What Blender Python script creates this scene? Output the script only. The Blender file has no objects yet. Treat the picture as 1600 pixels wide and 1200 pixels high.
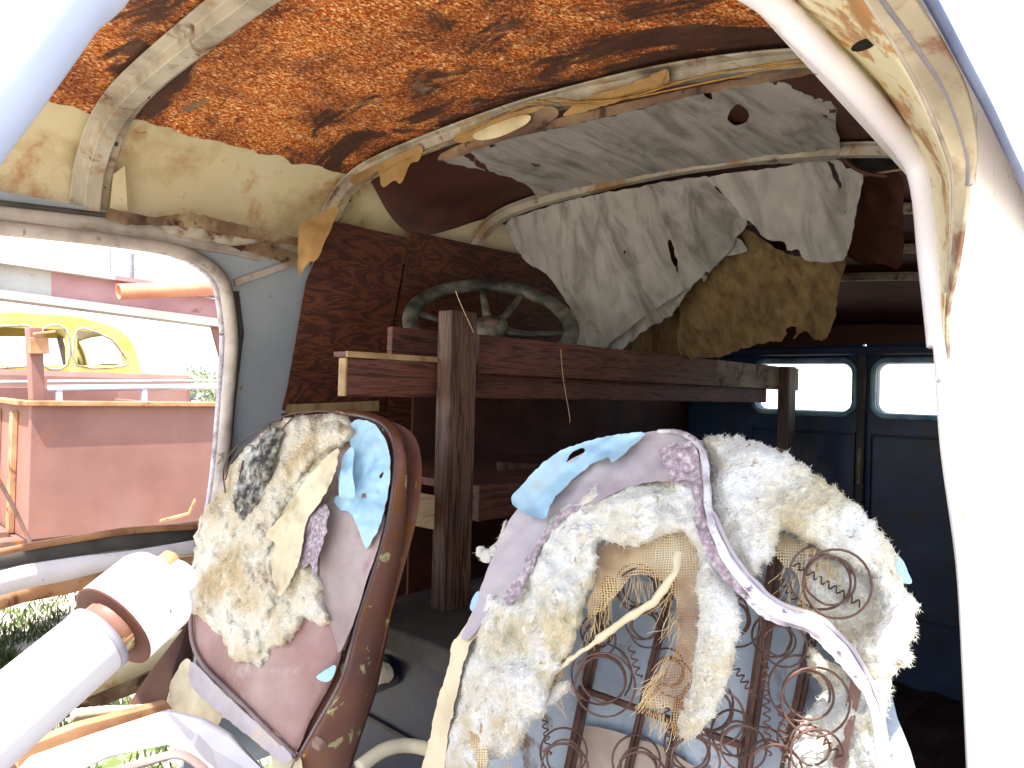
import bpy, math, random
import numpy as np
from mathutils import Vector, noise
from mathutils.geometry import delaunay_2d_cdt
random.seed(7); rng = np.random.default_rng(7)
R = math.radians
sc = bpy.context.scene
# ------------------------------------------------------------------ camera
YAW, PITCH, ROLL, FPX = R(46.3), R(0.45), R(1.6), 1150.0
f0 = Vector((math.sin(YAW)*math.cos(PITCH), math.cos(YAW)*math.cos(PITCH), math.sin(PITCH)))
r0 = Vector((math.cos(YAW), -math.sin(YAW), 0)); u0 = r0.cross(f0)
r1 = r0*math.cos(ROLL) + u0*math.sin(ROLL); u1 = u0*math.cos(ROLL) - r0*math.sin(ROLL)
cam = bpy.data.cameras.new('camera'); co = bpy.data.objects.new('camera', cam); sc.collection.objects.link(co)
from mathutils import Matrix
co.matrix_world = Matrix(((r1.x,u1.x,-f0.x,0),(r1.y,u1.y,-f0.y,0),(r1.z,u1.z,-f0.z,0),(0,0,0,1)))
cam.sensor_width = 36; cam.lens = 36*FPX/1600; cam.clip_start = .01; cam.clip_end = 3000
sc.camera = co
# ------------------------------------------------------------------ world, sun, exposure
SUN_EL, SUN_AZ = R(63), R(202)          # azimuth (from +X towards +Y) of the place the sun stands in
w = bpy.data.worlds.new('World'); sc.world = w; w.use_nodes = True
nt = w.node_tree; sky = nt.nodes.new('ShaderNodeTexSky'); sky.sky_type = 'NISHITA'; sky.sun_disc = False
sky.sun_elevation = SUN_EL; sky.sun_rotation = math.pi/2 - SUN_AZ
sky.dust_density = 1.5
hz = nt.nodes.new('ShaderNodeMix'); hz.data_type = 'RGBA'; hz.blend_type = 'ADD'; hz.inputs[0].default_value = 1; hz.inputs[7].default_value = (2.2, 2.25, 2.3, 1)
nt.links.new(sky.outputs[0], hz.inputs[6]); nt.links.new(hz.outputs[2], nt.nodes['Background'].inputs[0]); nt.nodes['Background'].inputs[1].default_value = .15
sl = bpy.data.lights.new('sun', 'SUN'); sl.energy = 5; sl.angle = R(.5); sl.color = (1, .95, .87)
so = bpy.data.objects.new('sun', sl); sc.collection.objects.link(so)
sdir = Vector((math.cos(SUN_EL)*math.cos(SUN_AZ), math.cos(SUN_EL)*math.sin(SUN_AZ), math.sin(SUN_EL)))
so.rotation_euler = sdir.to_track_quat('Z', 'Y').to_euler()
sc.view_settings.view_transform = 'Standard'; sc.view_settings.look = 'None'
sc.view_settings.exposure = 1.58; sc.view_settings.gamma = 1
cy = sc.cycles; cy.max_bounces = 10; cy.diffuse_bounces = 6; cy.transparent_max_bounces = 12
cy.use_denoising = True; cy.caustics_reflective = False; cy.caustics_refractive = False
# ------------------------------------------------------------------ helpers
def ray(px, py):
    return f0 + r1*((px-800)/FPX) + u1*((600-py)/FPX)
def P(px, py, X=None, Y=None, Z=None, d=None):
    q = ray(px, py)
    t = X/q.x if X is not None else Y/q.y if Y is not None else Z/q.z if Z is not None else d
    return q*t
def dep(px, py, **k):
    q = P(px, py, **k); return q.length/ray(px, py).length
def fit(ctrl, quad=False):
    A = []; b = []
    for px, py, k in ctrl:
        x, y = (px-800)/800, (py-600)/800
        A.append([1, x, y] + ([x*x, x*y, y*y] if quad else [])); b.append(1/dep(px, py, **k))
    c = np.linalg.lstsq(np.array(A), np.array(b), rcond=None)[0]
    def f(px, py):
        x, y = (px-800)/800, (py-600)/800
        v = c[0]+c[1]*x+c[2]*y
        if quad: v += c[3]*x*x+c[4]*x*y+c[5]*y*y
        return 1/max(v, .05)
    return f
def lin(h):
    v = [int(h[i:i+2], 16)/255 for i in (0, 2, 4)]
    return tuple(((c+.055)/1.055)**2.4 if c > .04045 else c/12.92 for c in v) + (1,)
def tag(o, label=None, cat=None, group=None, kind=None):
    for k, v in (('label', label), ('category', cat), ('group', group), ('kind', kind)):
        if v: o[k] = v
    return o
def thing(name, label, cat, loc=(0, 0, 0), group=None):
    o = bpy.data.objects.new(name, None); sc.collection.objects.link(o); o.location = loc
    o.empty_display_size = .1
    return tag(o, label, cat, group)
WL = {}
def wloc(o): return WL.get(o.name, Vector(o.location))
class MB:
    def __init__(s): s.v = []; s.f = []; s.uv = None
    def add(s, vs, fs):
        n = len(s.v); s.v += [Vector(v) for v in vs]; s.f += [tuple(i+n for i in f) for f in fs]; return s
    def box(s, a, b):
        x0, y0, z0 = [min(p, q) for p, q in zip(a, b)]; x1, y1, z1 = [max(p, q) for p, q in zip(a, b)]
        return s.add([(x0,y0,z0),(x1,y0,z0),(x1,y1,z0),(x0,y1,z0),(x0,y0,z1),(x1,y0,z1),(x1,y1,z1),(x0,y1,z1)],
                     [(0,3,2,1),(4,5,6,7),(0,1,5,4),(1,2,6,5),(2,3,7,6),(3,0,4,7)])
    def beam(s, a, b, w_, h_, up=(0, 0, 1)):
        a = Vector(a); b = Vector(b); t = (b-a).normalized(); u = Vector(up); sd = t.cross(u).normalized(); u = sd.cross(t)
        vs = [p + sd*(w_/2*i) + u*(h_/2*j) for p in (a, b) for i, j in ((-1,-1),(1,-1),(1,1),(-1,1))]
        return s.add(vs, [(0,1,2,3),(7,6,5,4),(0,4,5,1),(1,5,6,2),(2,6,7,3),(3,7,4,0)])
    def tube(s, pts, r, n=8, cap=True, closed=False, flat=1.0, up=None):
        pts = [Vector(p) for p in pts]; m = len(pts); rs = r if isinstance(r, (list, tuple)) else [r]*m
        prev = None; rings = []
        for i in range(m):
            if closed: t = (pts[(i+1) % m]-pts[i-1])
            else: t = pts[min(i+1, m-1)]-pts[max(i-1, 0)]
            t = t.normalized() if t.length > 1e-9 else Vector((0, 0, 1))
            if up is not None: a = Vector(up)
            elif prev is None: a = Vector((0, 0, 1)) if abs(t.z) < .9 else Vector((1, 0, 0))
            else: a = prev
            a = (a - t*a.dot(t)).normalized(); b = t.cross(a); prev = a
            rings.append([pts[i] + (a*math.cos(k/n*math.tau)*flat + b*math.sin(k/n*math.tau))*rs[i] for k in range(n)])
        vs = [v for rg in rings for v in rg]; fs = []
        for i in range(m if closed else m-1):
            j = (i+1) % m
            for k in range(n): fs.append((i*n+k, i*n+(k+1) % n, j*n+(k+1) % n, j*n+k))
        if cap and not closed: fs += [tuple(range(n-1, -1, -1)), tuple(range((m-1)*n, m*n))]
        return s.add(vs, fs)
    def cyl(s, a, b, r, n=24, r2=None):
        return s.tube([a, b], [r, r if r2 is None else r2], n)
    def slab(s, poly, off):
        off = Vector(off); poly = [Vector(p) for p in poly]; m = len(poly)
        fs = [tuple(range(m-1, -1, -1)), tuple(range(m, 2*m))] + [(i, (i+1) % m, (i+1) % m+m, i+m) for i in range(m)]
        return s.add(poly+[p+off for p in poly], fs)
    def prof(s, path, section, side, closed=False):
        """sweep an open/closed 2-D section [(a,b)] along path; a runs along `side`, b along side x tangent"""
        side = Vector(side).normalized(); m = len(path); n = len(section); vs = []
        path = [Vector(p) for p in path]
        for i in range(m):
            t = (path[min(i+1, m-1)]-path[max(i-1, 0)]).normalized(); b = side.cross(t).normalized()
            vs += [path[i]+side*q[0]+b*q[1] for q in section]
        fs = []
        for i in range(m-1):
            for k in range(n if closed else n-1):
                fs.append((i*n+k, i*n+(k+1) % n, (i+1)*n+(k+1) % n, (i+1)*n+k))
        if closed: fs += [tuple(range(n)), tuple(range(m*n-1, (m-1)*n-1, -1))]
        return s.add(vs, fs)
    def lumps(s, amp, sc_=20):
        for i, v in enumerate(s.v): s.v[i] = v + noise.noise_vector(v*sc_)*amp
        return s
    def build(s, name, mat, parent=None, smooth=False, bevel=0, solid=0, label=None):
        me = bpy.data.meshes.new(name); o = bpy.data.objects.new(name, me); sc.collection.objects.link(o)
        off = wloc(parent) if parent else Vector()
        if parent: o.parent = parent
        WL[o.name] = off
        me.from_pydata([tuple(v-off) for v in s.v], [], s.f); me.update()
        if s.uv is not None:
            uvl = me.uv_layers.new(name='UVMap'); li = np.zeros(len(me.loops), dtype=np.int32)
            me.loops.foreach_get('vertex_index', li); uvl.data.foreach_set('uv', np.array(s.uv, dtype=np.float32)[li].ravel())
        if mat: me.materials.append(mat)
        if smooth: me.polygons.foreach_set('use_smooth', [True]*len(me.polygons))
        if solid:
            md = o.modifiers.new('solid', 'SOLIDIFY'); md.thickness = solid; md.offset = 0
        if bevel:
            md = o.modifiers.new('bevel', 'BEVEL'); md.width = bevel; md.segments = 2; md.limit_method = 'ANGLE'
        if label: o['label'] = label
        return o
def smooth_path(pts, n=6, closed=False):
    pts = [Vector(p) for p in pts]; m = len(pts); out = []
    rngi = range(m if closed else m-1)
    for i in rngi:
        g = (lambda k: pts[k % m]) if closed else (lambda k: pts[max(0, min(m-1, k))])
        a, b, c, d = g(i-1), g(i), g(i+1), g(i+2)
        for k in range(n):
            t = k/n
            out.append(.5*((2*b)+(c-a)*t+(2*a-5*b+4*c-d)*t*t+(3*b-a-3*c+d)*t**3))
    if not closed: out.append(pts[-1])
    return out
def inside(pts, poly):
    x, y = pts[:, 0], pts[:, 1]; r = np.zeros(len(pts), bool); n = len(poly)
    for i in range(n):
        x1, y1 = poly[i]; x2, y2 = poly[(i+1) % n]
        c = ((y1 > y) != (y2 > y)) & (x < (x2-x1)*(y-y1)/((y2-y1) if y2 != y1 else 1e-9)+x1)
        r ^= c
    return r
def edist(pts, poly):
    d = np.full(len(pts), 1e9); n = len(poly)
    for i in range(n):
        a = np.array(poly[i]); b = np.array(poly[(i+1) % n]); ab = b-a; L = max(ab @ ab, 1e-9)
        t = np.clip(((pts-a) @ ab)/L, 0, 1); q = a+t[:, None]*ab
        d = np.minimum(d, np.hypot(*(pts-q).T))
    return d
def subdiv(poly, step, jag, seed, smooth=True):
    p3 = [Vector((x, y, 0)) for x, y in poly]
    if smooth: p3 = smooth_path(p3, 5, closed=True)
    out = []; n = len(p3); k = 0
    for i in range(n):
        a, b = p3[i], p3[(i+1) % n]; m = max(1, int((b-a).length/step))
        for j in range(m):
            q = a.lerp(b, j/m); s_ = q*.09+Vector((seed, 0, 0)); s2 = q*.4+Vector((0, seed, 0))
            q = q + noise.noise_vector(s_)*jag + noise.noise_vector(s2)*jag*.6
            out.append((q.x, q.y))
    return out
SEED = [0]
def sheet(name, poly, df, mat, parent, holes=(), step=6, thick=.003, off=0., disp=0., ns=30., puff=0., pr=25., jag=1.5,
          fib=0, flen=.012, label=None, curl=0., smooth=True, sm=True, fine=0., fold=None):
    """a real sheet of cloth / vinyl / padding: outline -> dense mesh lying on a surface, lumpy, with its own thickness"""
    SEED[0] += 3.7; seed = SEED[0]
    B = subdiv(poly, step, jag, seed, sm); Hs = [subdiv(h, step, jag, seed+1, sm) for h in holes]
    arr = np.array(B); x0, y0 = arr.min(0); x1, y1 = arr.max(0)
    gx, gy = np.meshgrid(np.arange(x0, x1, step), np.arange(y0, y1, step)); g = np.stack([gx.ravel(), gy.ravel()], 1)
    g = g + rng.uniform(-.3, .3, g.shape)*step
    g = g[inside(g, B)]
    ok = edist(g, B) > step*.55
    for h in Hs: ok &= ~inside(g, h); ok &= edist(g, h) > step*.55
    g = g[ok]
    vin = [Vector((float(a), float(b))) for a, b in B]; ed = [(i, (i+1) % len(B)) for i in range(len(B))]
    for h in Hs:
        n = len(vin); vin += [Vector(q) for q in h]; ed += [(n+i, n+(i+1) % len(h)) for i in range(len(h))]
    vin += [Vector((float(a), float(b))) for a, b in g]
    vo, eo, fo, *_ = delaunay_2d_cdt(vin, ed, [], 0, 1e-4)
    V2 = np.array([(v.x, v.y) for v in vo]); F = [tuple(f) for f in fo]
    cen = np.array([V2[list(f)].mean(0) for f in F]); ok = inside(cen, B)
    for h in Hs: ok &= ~inside(cen, h)
    F = [f for f, k in zip(F, ok) if k]
    used = sorted({i for f in F for i in f}); mp = {u: i for i, u in enumerate(used)}; V2 = V2[used]; F = [tuple(mp[i] for i in f) for f in F]
    ds = edist(V2, B)
    for h in Hs: ds = np.minimum(ds, edist(V2, h))
    fr = []; bk = []
    so_ = Vector((seed, seed*.3, 0))
    for (x, y), e in zip(V2, ds):
        q = ray(x, y); d = df(x, y)+off; p = q*d
        k = min(1, e/pr); k = math.sqrt(max(0, 1-(1-k)**2))
        dd = 0
        if disp: dd += disp*(noise.noise(p*ns+so_)+.55*noise.noise(p*ns*2.3+so_)+.35*noise.noise(p*ns*5+so_))
        if fold:
            ca, sa = math.cos(fold[1]), math.sin(fold[1]); uu = (x*ca+y*sa)/fold[2]; vv = (-x*sa+y*ca)/fold[3]
            dd += fold[0]*(abs(noise.noise(Vector((uu*.12, vv, seed))))*2-.6+.5*noise.noise(Vector((uu*.3, vv*2.1, seed))))
        if puff: dd += disp*.55*(abs(noise.noise(p*ns*3.1+so_))-.25)
        if fine: dd += fine*noise.noise(p*ns*11+so_)
        if curl: dd -= curl*max(0, 1-e/18)**2*(.5+noise.noise(p*25+so_))
        qn = q.normalized()
        fr.append(p + qn*(dd - puff*k)); bk.append(p + qn*(thick + (0 if puff else dd)))
    n = len(fr); mb = MB(); mb.v = fr+bk
    # orientation: front faces look at the camera
    a, b, c = [fr[i] for i in F[0][:3]]
    ff = F if (b-a).cross(c-a).dot(a) < 0 else [tuple(reversed(f)) for f in F]
    mb.f = ff + [tuple(i+n for i in reversed(f)) for f in ff]
    cnt = {}; walls = []
    for f in ff:
        for i in range(len(f)): cnt[(f[i], f[(i+1) % len(f)])] = 1
    for (a, b) in cnt:
        if (b, a) not in cnt: walls.append((a, b))
    S = df(*V2.mean(0))/FPX
    uv = [(x*S, -y*S) for x, y in V2]; mb.uv = uv+uv
    for a, b in walls:
        k = len(mb.v); mb.v += [fr[b], fr[a], bk[a], bk[b]]; mb.uv += [uv[b], uv[a], uv[a], uv[b]]; mb.f.append((k, k+1, k+2, k+3))
    if fib:
        fib = int(fib*2.2)
        idx = rng.integers(0, n, fib)
        bi = np.where(ds < 4)[0]
        if len(bi): idx[:fib//4] = rng.choice(bi, fib//4)
        for i in idx:
            p = fr[i]; tocam = -p.normalized()
            dv = Vector(rng.normal(size=3)); dv = (dv+tocam*.55+Vector((0, 0, -.25))).normalized()
            L = flen*.36*(.25+random.random()**3*1.1); wv = dv.cross(tocam).normalized()*.00022
            cv = Vector(rng.normal(size=3))*L*.45; m_ = p+dv*L*.5+cv*.6; e_ = p+dv*L+cv
            k = len(mb.v); mb.v += [p-wv, p+wv, m_-wv*.8, m_+wv*.8, e_]; mb.f += [(k, k+1, k+3, k+2), (k+2, k+3, k+4)]
            mb.uv += [uv[i]]*5
    return mb.build(name, mat, parent, smooth, label=label)
# ------------------------------------------------------------------ materials
def M(name, stops, scale=6, detail=8, rough=.7, bump=.2, bscale=60, metal=0, stretch=None, spots=(), dist=0, lac=2, coord='Object', spec=.4, bdist=.002, rgh=None):
    m = bpy.data.materials.new(name); m.use_nodes = True; t = m.node_tree; N = t.nodes; L = t.links
    b = N['Principled BSDF']; b.inputs['Roughness'].default_value = rough; b.inputs['Metallic'].default_value = metal
    b.inputs['Specular IOR Level'].default_value = spec
    tc = N.new('ShaderNodeTexCoord'); src = tc.outputs[coord]
    def mapped(sv):
        if not sv: return src
        mp = N.new('ShaderNodeMapping'); mp.inputs['Scale'].default_value = sv; L.new(src, mp.inputs[0]); return mp.outputs[0]
    def nz(s_, det=8, sv=None, ds=0, rg=.6):
        n = N.new('ShaderNodeTexNoise'); n.inputs['Scale'].default_value = s_; n.inputs['Detail'].default_value = det
        n.inputs['Roughness'].default_value = rg; n.inputs['Distortion'].default_value = ds
        L.new(mapped(sv), n.inputs['Vector']); return n.outputs['Fac']
    def ramp(fac, st, interp='LINEAR'):
        r = N.new('ShaderNodeValToRGB'); r.color_ramp.interpolation = interp; e = r.color_ramp.elements
        while len(e) < len(st): e.new(.5)
        for q, (p_, c) in zip(e, st): q.position = p_; q.color = lin(c) if isinstance(c, str) else (c, c, c, 1)
        L.new(fac, r.inputs[0]); return r.outputs[0]
    col = ramp(nz(scale, detail, stretch, dist), stops)
    for sp in spots:
        c, s_, lo, hi = sp[:4]; sv = sp[4] if len(sp) > 4 else None
        k = ramp(nz(s_, 10, sv, .4, .65), [(lo, 0.), (hi, 1.)])
        mx = N.new('ShaderNodeMix'); mx.data_type = 'RGBA'; L.new(k, mx.inputs[0]); L.new(col, mx.inputs[6]); mx.inputs[7].default_value = lin(c); col = mx.outputs[2]
    L.new(col, b.inputs['Base Color'])
    if bump:
        bp = N.new('ShaderNodeBump'); bp.inputs['Strength'].default_value = bump; bp.inputs['Distance'].default_value = bdist
        L.new(nz(bscale, 6, stretch), bp.inputs['Height']); L.new(bp.outputs[0], b.inputs['Normal'])
    if rgh:
        rr = ramp(nz(scale*2, 5), [(.3, rgh[0]), (.7, rgh[1])]); L.new(rr, b.inputs['Roughness'])
    m['nodes'] = 1
    return m
def rust_ceiling():
    m = bpy.data.materials.new('flaking_rust_ceiling'); m.use_nodes = True; t = m.node_tree; N = t.nodes; L = t.links
    b = N['Principled BSDF']; b.inputs['Roughness'].default_value = .75; b.inputs['Specular IOR Level'].default_value = .3
    tc = N.new('ShaderNodeTexCoord'); src = tc.outputs['Object']
    def mp(sv, loc=(0, 0, 0)):
        k = N.new('ShaderNodeMapping'); k.inputs['Scale'].default_value = sv; k.inputs['Location'].default_value = loc; L.new(src, k.inputs[0]); return k.outputs[0]
    def nz(s_, det, v, ds=0, rg=.6):
        n = N.new('ShaderNodeTexNoise'); n.inputs['Scale'].default_value = s_; n.inputs['Detail'].default_value = det; n.inputs['Roughness'].default_value = rg
        n.inputs['Distortion'].default_value = ds; L.new(v, n.inputs['Vector']); return n.outputs['Fac']
    def ramp(fac, st):
        r = N.new('ShaderNodeValToRGB'); e = r.color_ramp.elements
        while len(e) < len(st): e.new(.5)
        for q, (p_, c) in zip(e, st): q.position = p_; q.color = lin(c) if isinstance(c, str) else (c, c, c, 1)
        L.new(fac, r.inputs[0]); return r.outputs[0]
    def mix(k, a, c):
        mx = N.new('ShaderNodeMix'); mx.data_type = 'RGBA'; L.new(k, mx.inputs[0]); L.new(a, mx.inputs[6]); L.new(c, mx.inputs[7]) if not isinstance(c, str) else setattr(mx.inputs[7], 'default_value', lin(c)); return mx.outputs[2]
    def math_(op, a, c):
        q = N.new('ShaderNodeMath'); q.operation = op
        for i, z in enumerate((a, c)):
            if isinstance(z, (int, float)): q.inputs[i].default_value = z
            else: L.new(z, q.inputs[i])
        return q.outputs[0]
    v1 = mp((1, 1, 1)); fl = nz(150, 3, mp((1, 1.5, 1)), .6, .7)
    orange = ramp(fl, [(.30, '45200f'), (.41, '93390f'), (.5, 'cc681c'), (.57, 'e0a050'), (.64, 'f8e4b8')])
    dkor = ramp(fl, [(.32, '35190f'), (.45, '74371c'), (.56, 'a05a2c'), (.68, 'd8ac78')])
    o2 = mix(ramp(nz(7, 6, v1), [(.42, 0.), (.58, 1.)]), orange, dkor)
    brown = ramp(nz(30, 6, mp((1, .25, 1))), [(.3, '38231b'), (.6, '4f3226'), (.8, '665040')])
    sep = N.new('ShaderNodeSeparateXYZ'); L.new(src, sep.inputs[0])
    # bare brown metal: long stains across the car, more of it towards the second rib
    st = nz(5.2, 10, mp((1.8, .65, 1), (.4, .2, 0)), .6, .66)
    bias0 = None
    bias = math_('ADD', math_('MULTIPLY', math_('SUBTRACT', sep.outputs[0], -.37), .9), math_('MULTIPLY', sep.outputs[1], -.12))
    k = ramp(math_('ADD', st, math_('MAXIMUM', bias, -.02)), [(.515, 0.), (.575, 1.)])
    col = mix(k, o2, brown)
    gk = ramp(nz(11, 5, mp((1.5, .5, 1), (3, 1, 0)), .5), [(.64, 0.), (.7, 1.)])
    col = mix(gk, col, '7c6b52')
    L.new(col, b.inputs['Base Color'])
    bp = N.new('ShaderNodeBump'); bp.inputs['Strength'].default_value = .9; bp.inputs['Distance'].default_value = .004
    hh = math_('MULTIPLY', fl, math_('SUBTRACT', 1.05, k)); L.new(hh, bp.inputs['Height']); L.new(bp.outputs[0], b.inputs['Normal'])
    return m
def wood(name, c0, c1, c2, scale=9, ax=(1, 12, 12), dist=6, rough=.6):
    m = bpy.data.materials.new(name); m.use_nodes = True; t = m.node_tree; N = t.nodes; L = t.links; b = N['Principled BSDF']
    b.inputs['Roughness'].default_value = rough
    tc = N.new('ShaderNodeTexCoord'); mp = N.new('ShaderNodeMapping'); mp.inputs['Scale'].default_value = ax; L.new(tc.outputs['Object'], mp.inputs[0])
    n = N.new('ShaderNodeTexNoise'); n.inputs['Scale'].default_value = scale; n.inputs['Detail'].default_value = 3; n.inputs['Distortion'].default_value = 1.2; L.new(mp.outputs[0], n.inputs[0])
    mu = N.new('ShaderNodeMath'); mu.operation = 'MULTIPLY'; mu.inputs[1].default_value = dist; L.new(n.outputs[0], mu.inputs[0])
    fr = N.new('ShaderNodeMath'); fr.operation = 'PINGPONG'; fr.inputs[1].default_value = .5; L.new(mu.outputs[0], fr.inputs[0])
    r = N.new('ShaderNodeValToRGB'); e = r.color_ramp.elements; e.new(.5); 
    for q, (p_, c) in zip(e, ((.05, c0), (.25, c1), (.5, c2))): q.position = p_; q.color = lin(c)
    L.new(fr.outputs[0], r.inputs[0])
    n2 = N.new('ShaderNodeTexNoise'); n2.inputs['Scale'].default_value = 5; n2.inputs['Detail'].default_value = 8; L.new(tc.outputs['Object'], n2.inputs[0])
    r2 = N.new('ShaderNodeValToRGB'); r2.color_ramp.elements[0].position = .3; r2.color_ramp.elements[0].color = (.45, .42, .4, 1); r2.color_ramp.elements[1].position = .65; L.new(n2.outputs[0], r2.inputs[0])
    mx = N.new('ShaderNodeMix'); mx.data_type = 'RGBA'; mx.blend_type = 'MULTIPLY'; mx.inputs[0].default_value = .8; L.new(r.outputs[0], mx.inputs[6]); L.new(r2.outputs[0], mx.inputs[7])
    L.new(mx.outputs[2], b.inputs['Base Color'])
    bp = N.new('ShaderNodeBump'); bp.inputs['Strength'].default_value = .3; bp.inputs['Distance'].default_value = .001; L.new(fr.outputs[0], bp.inputs['Height']); L.new(bp.outputs[0], b.inputs['Normal'])
    return m
def burlap_mat():
    m = bpy.data.materials.new('burlap_weave'); m.use_nodes = True; t = m.node_tree; N = t.nodes; L = t.links; b = N['Principled BSDF']; b.inputs['Roughness'].default_value = .9
    tc = N.new('ShaderNodeTexCoord'); nz = N.new('ShaderNodeTexNoise'); nz.inputs['Scale'].default_value = 22; nz.inputs['Detail'].default_value = 4; L.new(tc.outputs['UV'], nz.inputs[0])
    mxv = N.new('ShaderNodeVectorMath'); mxv.operation = 'MULTIPLY_ADD'; L.new(nz.outputs['Color'], mxv.inputs[0]); mxv.inputs[1].default_value = (.014, .014, 0); L.new(tc.outputs['UV'], mxv.inputs[2])
    sp = N.new('ShaderNodeSeparateXYZ'); L.new(mxv.outputs[0], sp.inputs[0]); hs = []
    for i in (0, 1):
        a = N.new('ShaderNodeMath'); a.operation = 'MULTIPLY'; a.inputs[1].default_value = 350; L.new(sp.outputs[i], a.inputs[0])
        q = N.new('ShaderNodeMath'); q.operation = 'PINGPONG'; q.inputs[1].default_value = .5; L.new(a.outputs[0], q.inputs[0]); hs.append(q.outputs[0])
    mxx = N.new('ShaderNodeMath'); mxx.operation = 'MAXIMUM'; L.new(hs[0], mxx.inputs[0]); L.new(hs[1], mxx.inputs[1])
    al = N.new('ShaderNodeMath'); al.operation = 'GREATER_THAN'; al.inputs[1].default_value = .31; L.new(mxx.outputs[0], al.inputs[0]); L.new(al.outputs[0], b.inputs['Alpha'])
    n2 = N.new('ShaderNodeTexNoise'); n2.inputs['Scale'].default_value = 14; n2.inputs['Detail'].default_value = 6; L.new(tc.outputs['UV'], n2.inputs[0])
    r = N.new('ShaderNodeValToRGB'); e = r.color_ramp.elements; e.new(.5); e.new(.6)
    for q, (p_, c) in zip(e, ((.3, '7a5230'), (.45, 'a48054'), (.56, 'cbb084'), (.72, 'dccfae'))): q.position = p_; q.color = lin(c)
    L.new(n2.outputs[0], r.inputs[0]); L.new(r.outputs[0], b.inputs['Base Color'])
    bp = N.new('ShaderNodeBump'); bp.inputs['Strength'].default_value = .8; bp.inputs['Distance'].default_value = .001; L.new(mxx.outputs[0], bp.inputs['Height']); L.new(bp.outputs[0], b.inputs['Normal'])
    return m
m_ceiling = rust_ceiling()
m_cream = M('stained_cream_paint', [(.3, '9a7a44'), (.45, 'cdbf98'), (.7, 'd8cfae')], 4, spots=[('a5622a', 6.5, .56, .7), ('5a2c14', 13, .64, .72)], rough=.5, bump=.1, bscale=25)
m_creamb = M('cream_paint_with_light_rust', [(.3, 'b9a77c'), (.5, 'cfc8a8'), (.7, 'd9d5bd')], 3, spots=[('a8763a', 5, .6, .75)], rough=.5, bump=.1, bscale=25)
m_rib = M('grimy_beige_rib_paint', [(.3, '6a5a48'), (.5, 'a39a88'), (.7, 'b9b09c')], 9, spots=[('5c3624', 16, .57, .66), ('8d6a3c', 7, .55, .65)], rough=.55, bump=.15)
m_ribd = M('rust_stained_rib', [(.35, '4f382a'), (.55, '7a6248'), (.75, 'a39676')], 14, spots=[('3a2018', 20, .55, .62)], rough=.6, stretch=(1, .4, 1))
m_hard = M('brown_hardboard', [(.3, '3c2018'), (.6, '563024'), (.8, '64402e')], 10, rough=.7, bump=.05, stretch=(1, .3, 1))
m_grey = M('blue_grey_van_paint', [(.3, '7e8790'), (.6, '98a0a6'), (.8, 'a7adb0')], 3, spots=[('6d6440', 22, .66, .69), ('4b4a4b', 9, .62, .75)], rough=.45, bump=.06)
m_dkgrey = M('dark_grimy_metal', [(.3, '2a2826'), (.6, '4a4642'), (.8, '6d675e')], 12, rough=.6)
m_trim = M('dirty_window_trim', [(.3, '6d625a'), (.5, 'a59a90'), (.75, 'c9bfb5')], 9, spots=[('3c2c24', 22, .58, .68)], rough=.6, bump=.2)
m_ply = wood('red_brown_plywood', '3c1e14', '562c1c', '6e3c24', 5, (1.2, 1, 4.6), 7)
m_shelf = wood('dark_red_shelf_wood', '3a1f18', '5e3428', '754838', 6, (1, 8, 14), 3)
m_post = wood('worn_brown_post_wood', '38241c', '5c4032', '7a5c4a', 6, (14, 14, .8), 3)
m_pale = wood('pale_raw_pine', 'b08c62', 'd8b68a', 'e8cfa8', 5, (1, 8, 14), 3)
m_edge = M('pale_plywood_edge', [(.3, '7a5f40'), (.6, 'a58a62')], 30)
m_blue = M('dark_blue_rear_door_paint', [(.3, '1e2a40'), (.55, '2c3e5c'), (.8, '40587a')], 4, spots=[('40302c', 7, .56, .7), ('5a84a8', 28, .7, .73)], rough=.4, bump=.1)
m_bluelip = M('worn_light_blue_lip', [(.3, '49708c'), (.6, '9cc0cc'), (.8, 'd2d8c8')], 12, rough=.4)
m_floor = M('rusty_brown_van_floor', [(.3, '3e2d28'), (.55, '5e4842'), (.8, '7a6256')], 5, spots=[('2a2420', 12, .5, .7)], rough=.7)
m_liner = M('water_stained_grey_lining', [(.22, '66625a'), (.38, '8a867d'), (.5, 'a4a098'), (.75, 'bab6ad')], 7, 10, rough=.85, bump=.25, bscale=20, stretch=(.6, 2.2, .7), spots=[('645c50', 9, .58, .82, (.5, 2.4, .6)), ('3c362e', 34, .66, .71)], dist=1.4, bdist=.006)
m_tan = M('brown_kraft_board', [(.3, '54432c'), (.5, '7c6440'), (.7, '92784e')], 9, rough=.85, stretch=(4, 4, .3), spots=[('4c3824', 8, .54, .72, (4, 4, .3))], bump=.1)
m_kraft = M('torn_kraft_paper', [(.3, '7a5c34'), (.6, '9c7c4c'), (.8, 'ac8e60')], 12, rough=.85, bump=.15, bscale=40)
m_pink = M('pale_blue_white_door_paint', [(.3, 'd2d2e0'), (.6, 'e4dfe4')], 4, rough=.35, spots=[('caa898', 5, .6, .75)], bump=.03)
m_jamb = M('rusty_cream_doorframe', [(.3, 'b5a878'), (.5, 'd0c8a4'), (.7, 'dcd8c0')], 5, spots=[('a47c50', 9, .53, .58), ('b88430', 26, .6, .66), ('6a4026', 30, .62, .7)], rough=.55, bump=.25, bscale=50)
m_jamb2 = M('brown_stained_doorframe', [(.3, '8f8472'), (.5, 'b0a68e'), (.7, 'c4bca2')], 7, spots=[('81604c', 12, .5, .6)], rough=.6, bump=.2)
m_seal = M('grey_dark_rubber_strip', [(.3, '6a6670'), (.6, '8c8890')], 12, rough=.6)
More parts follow.
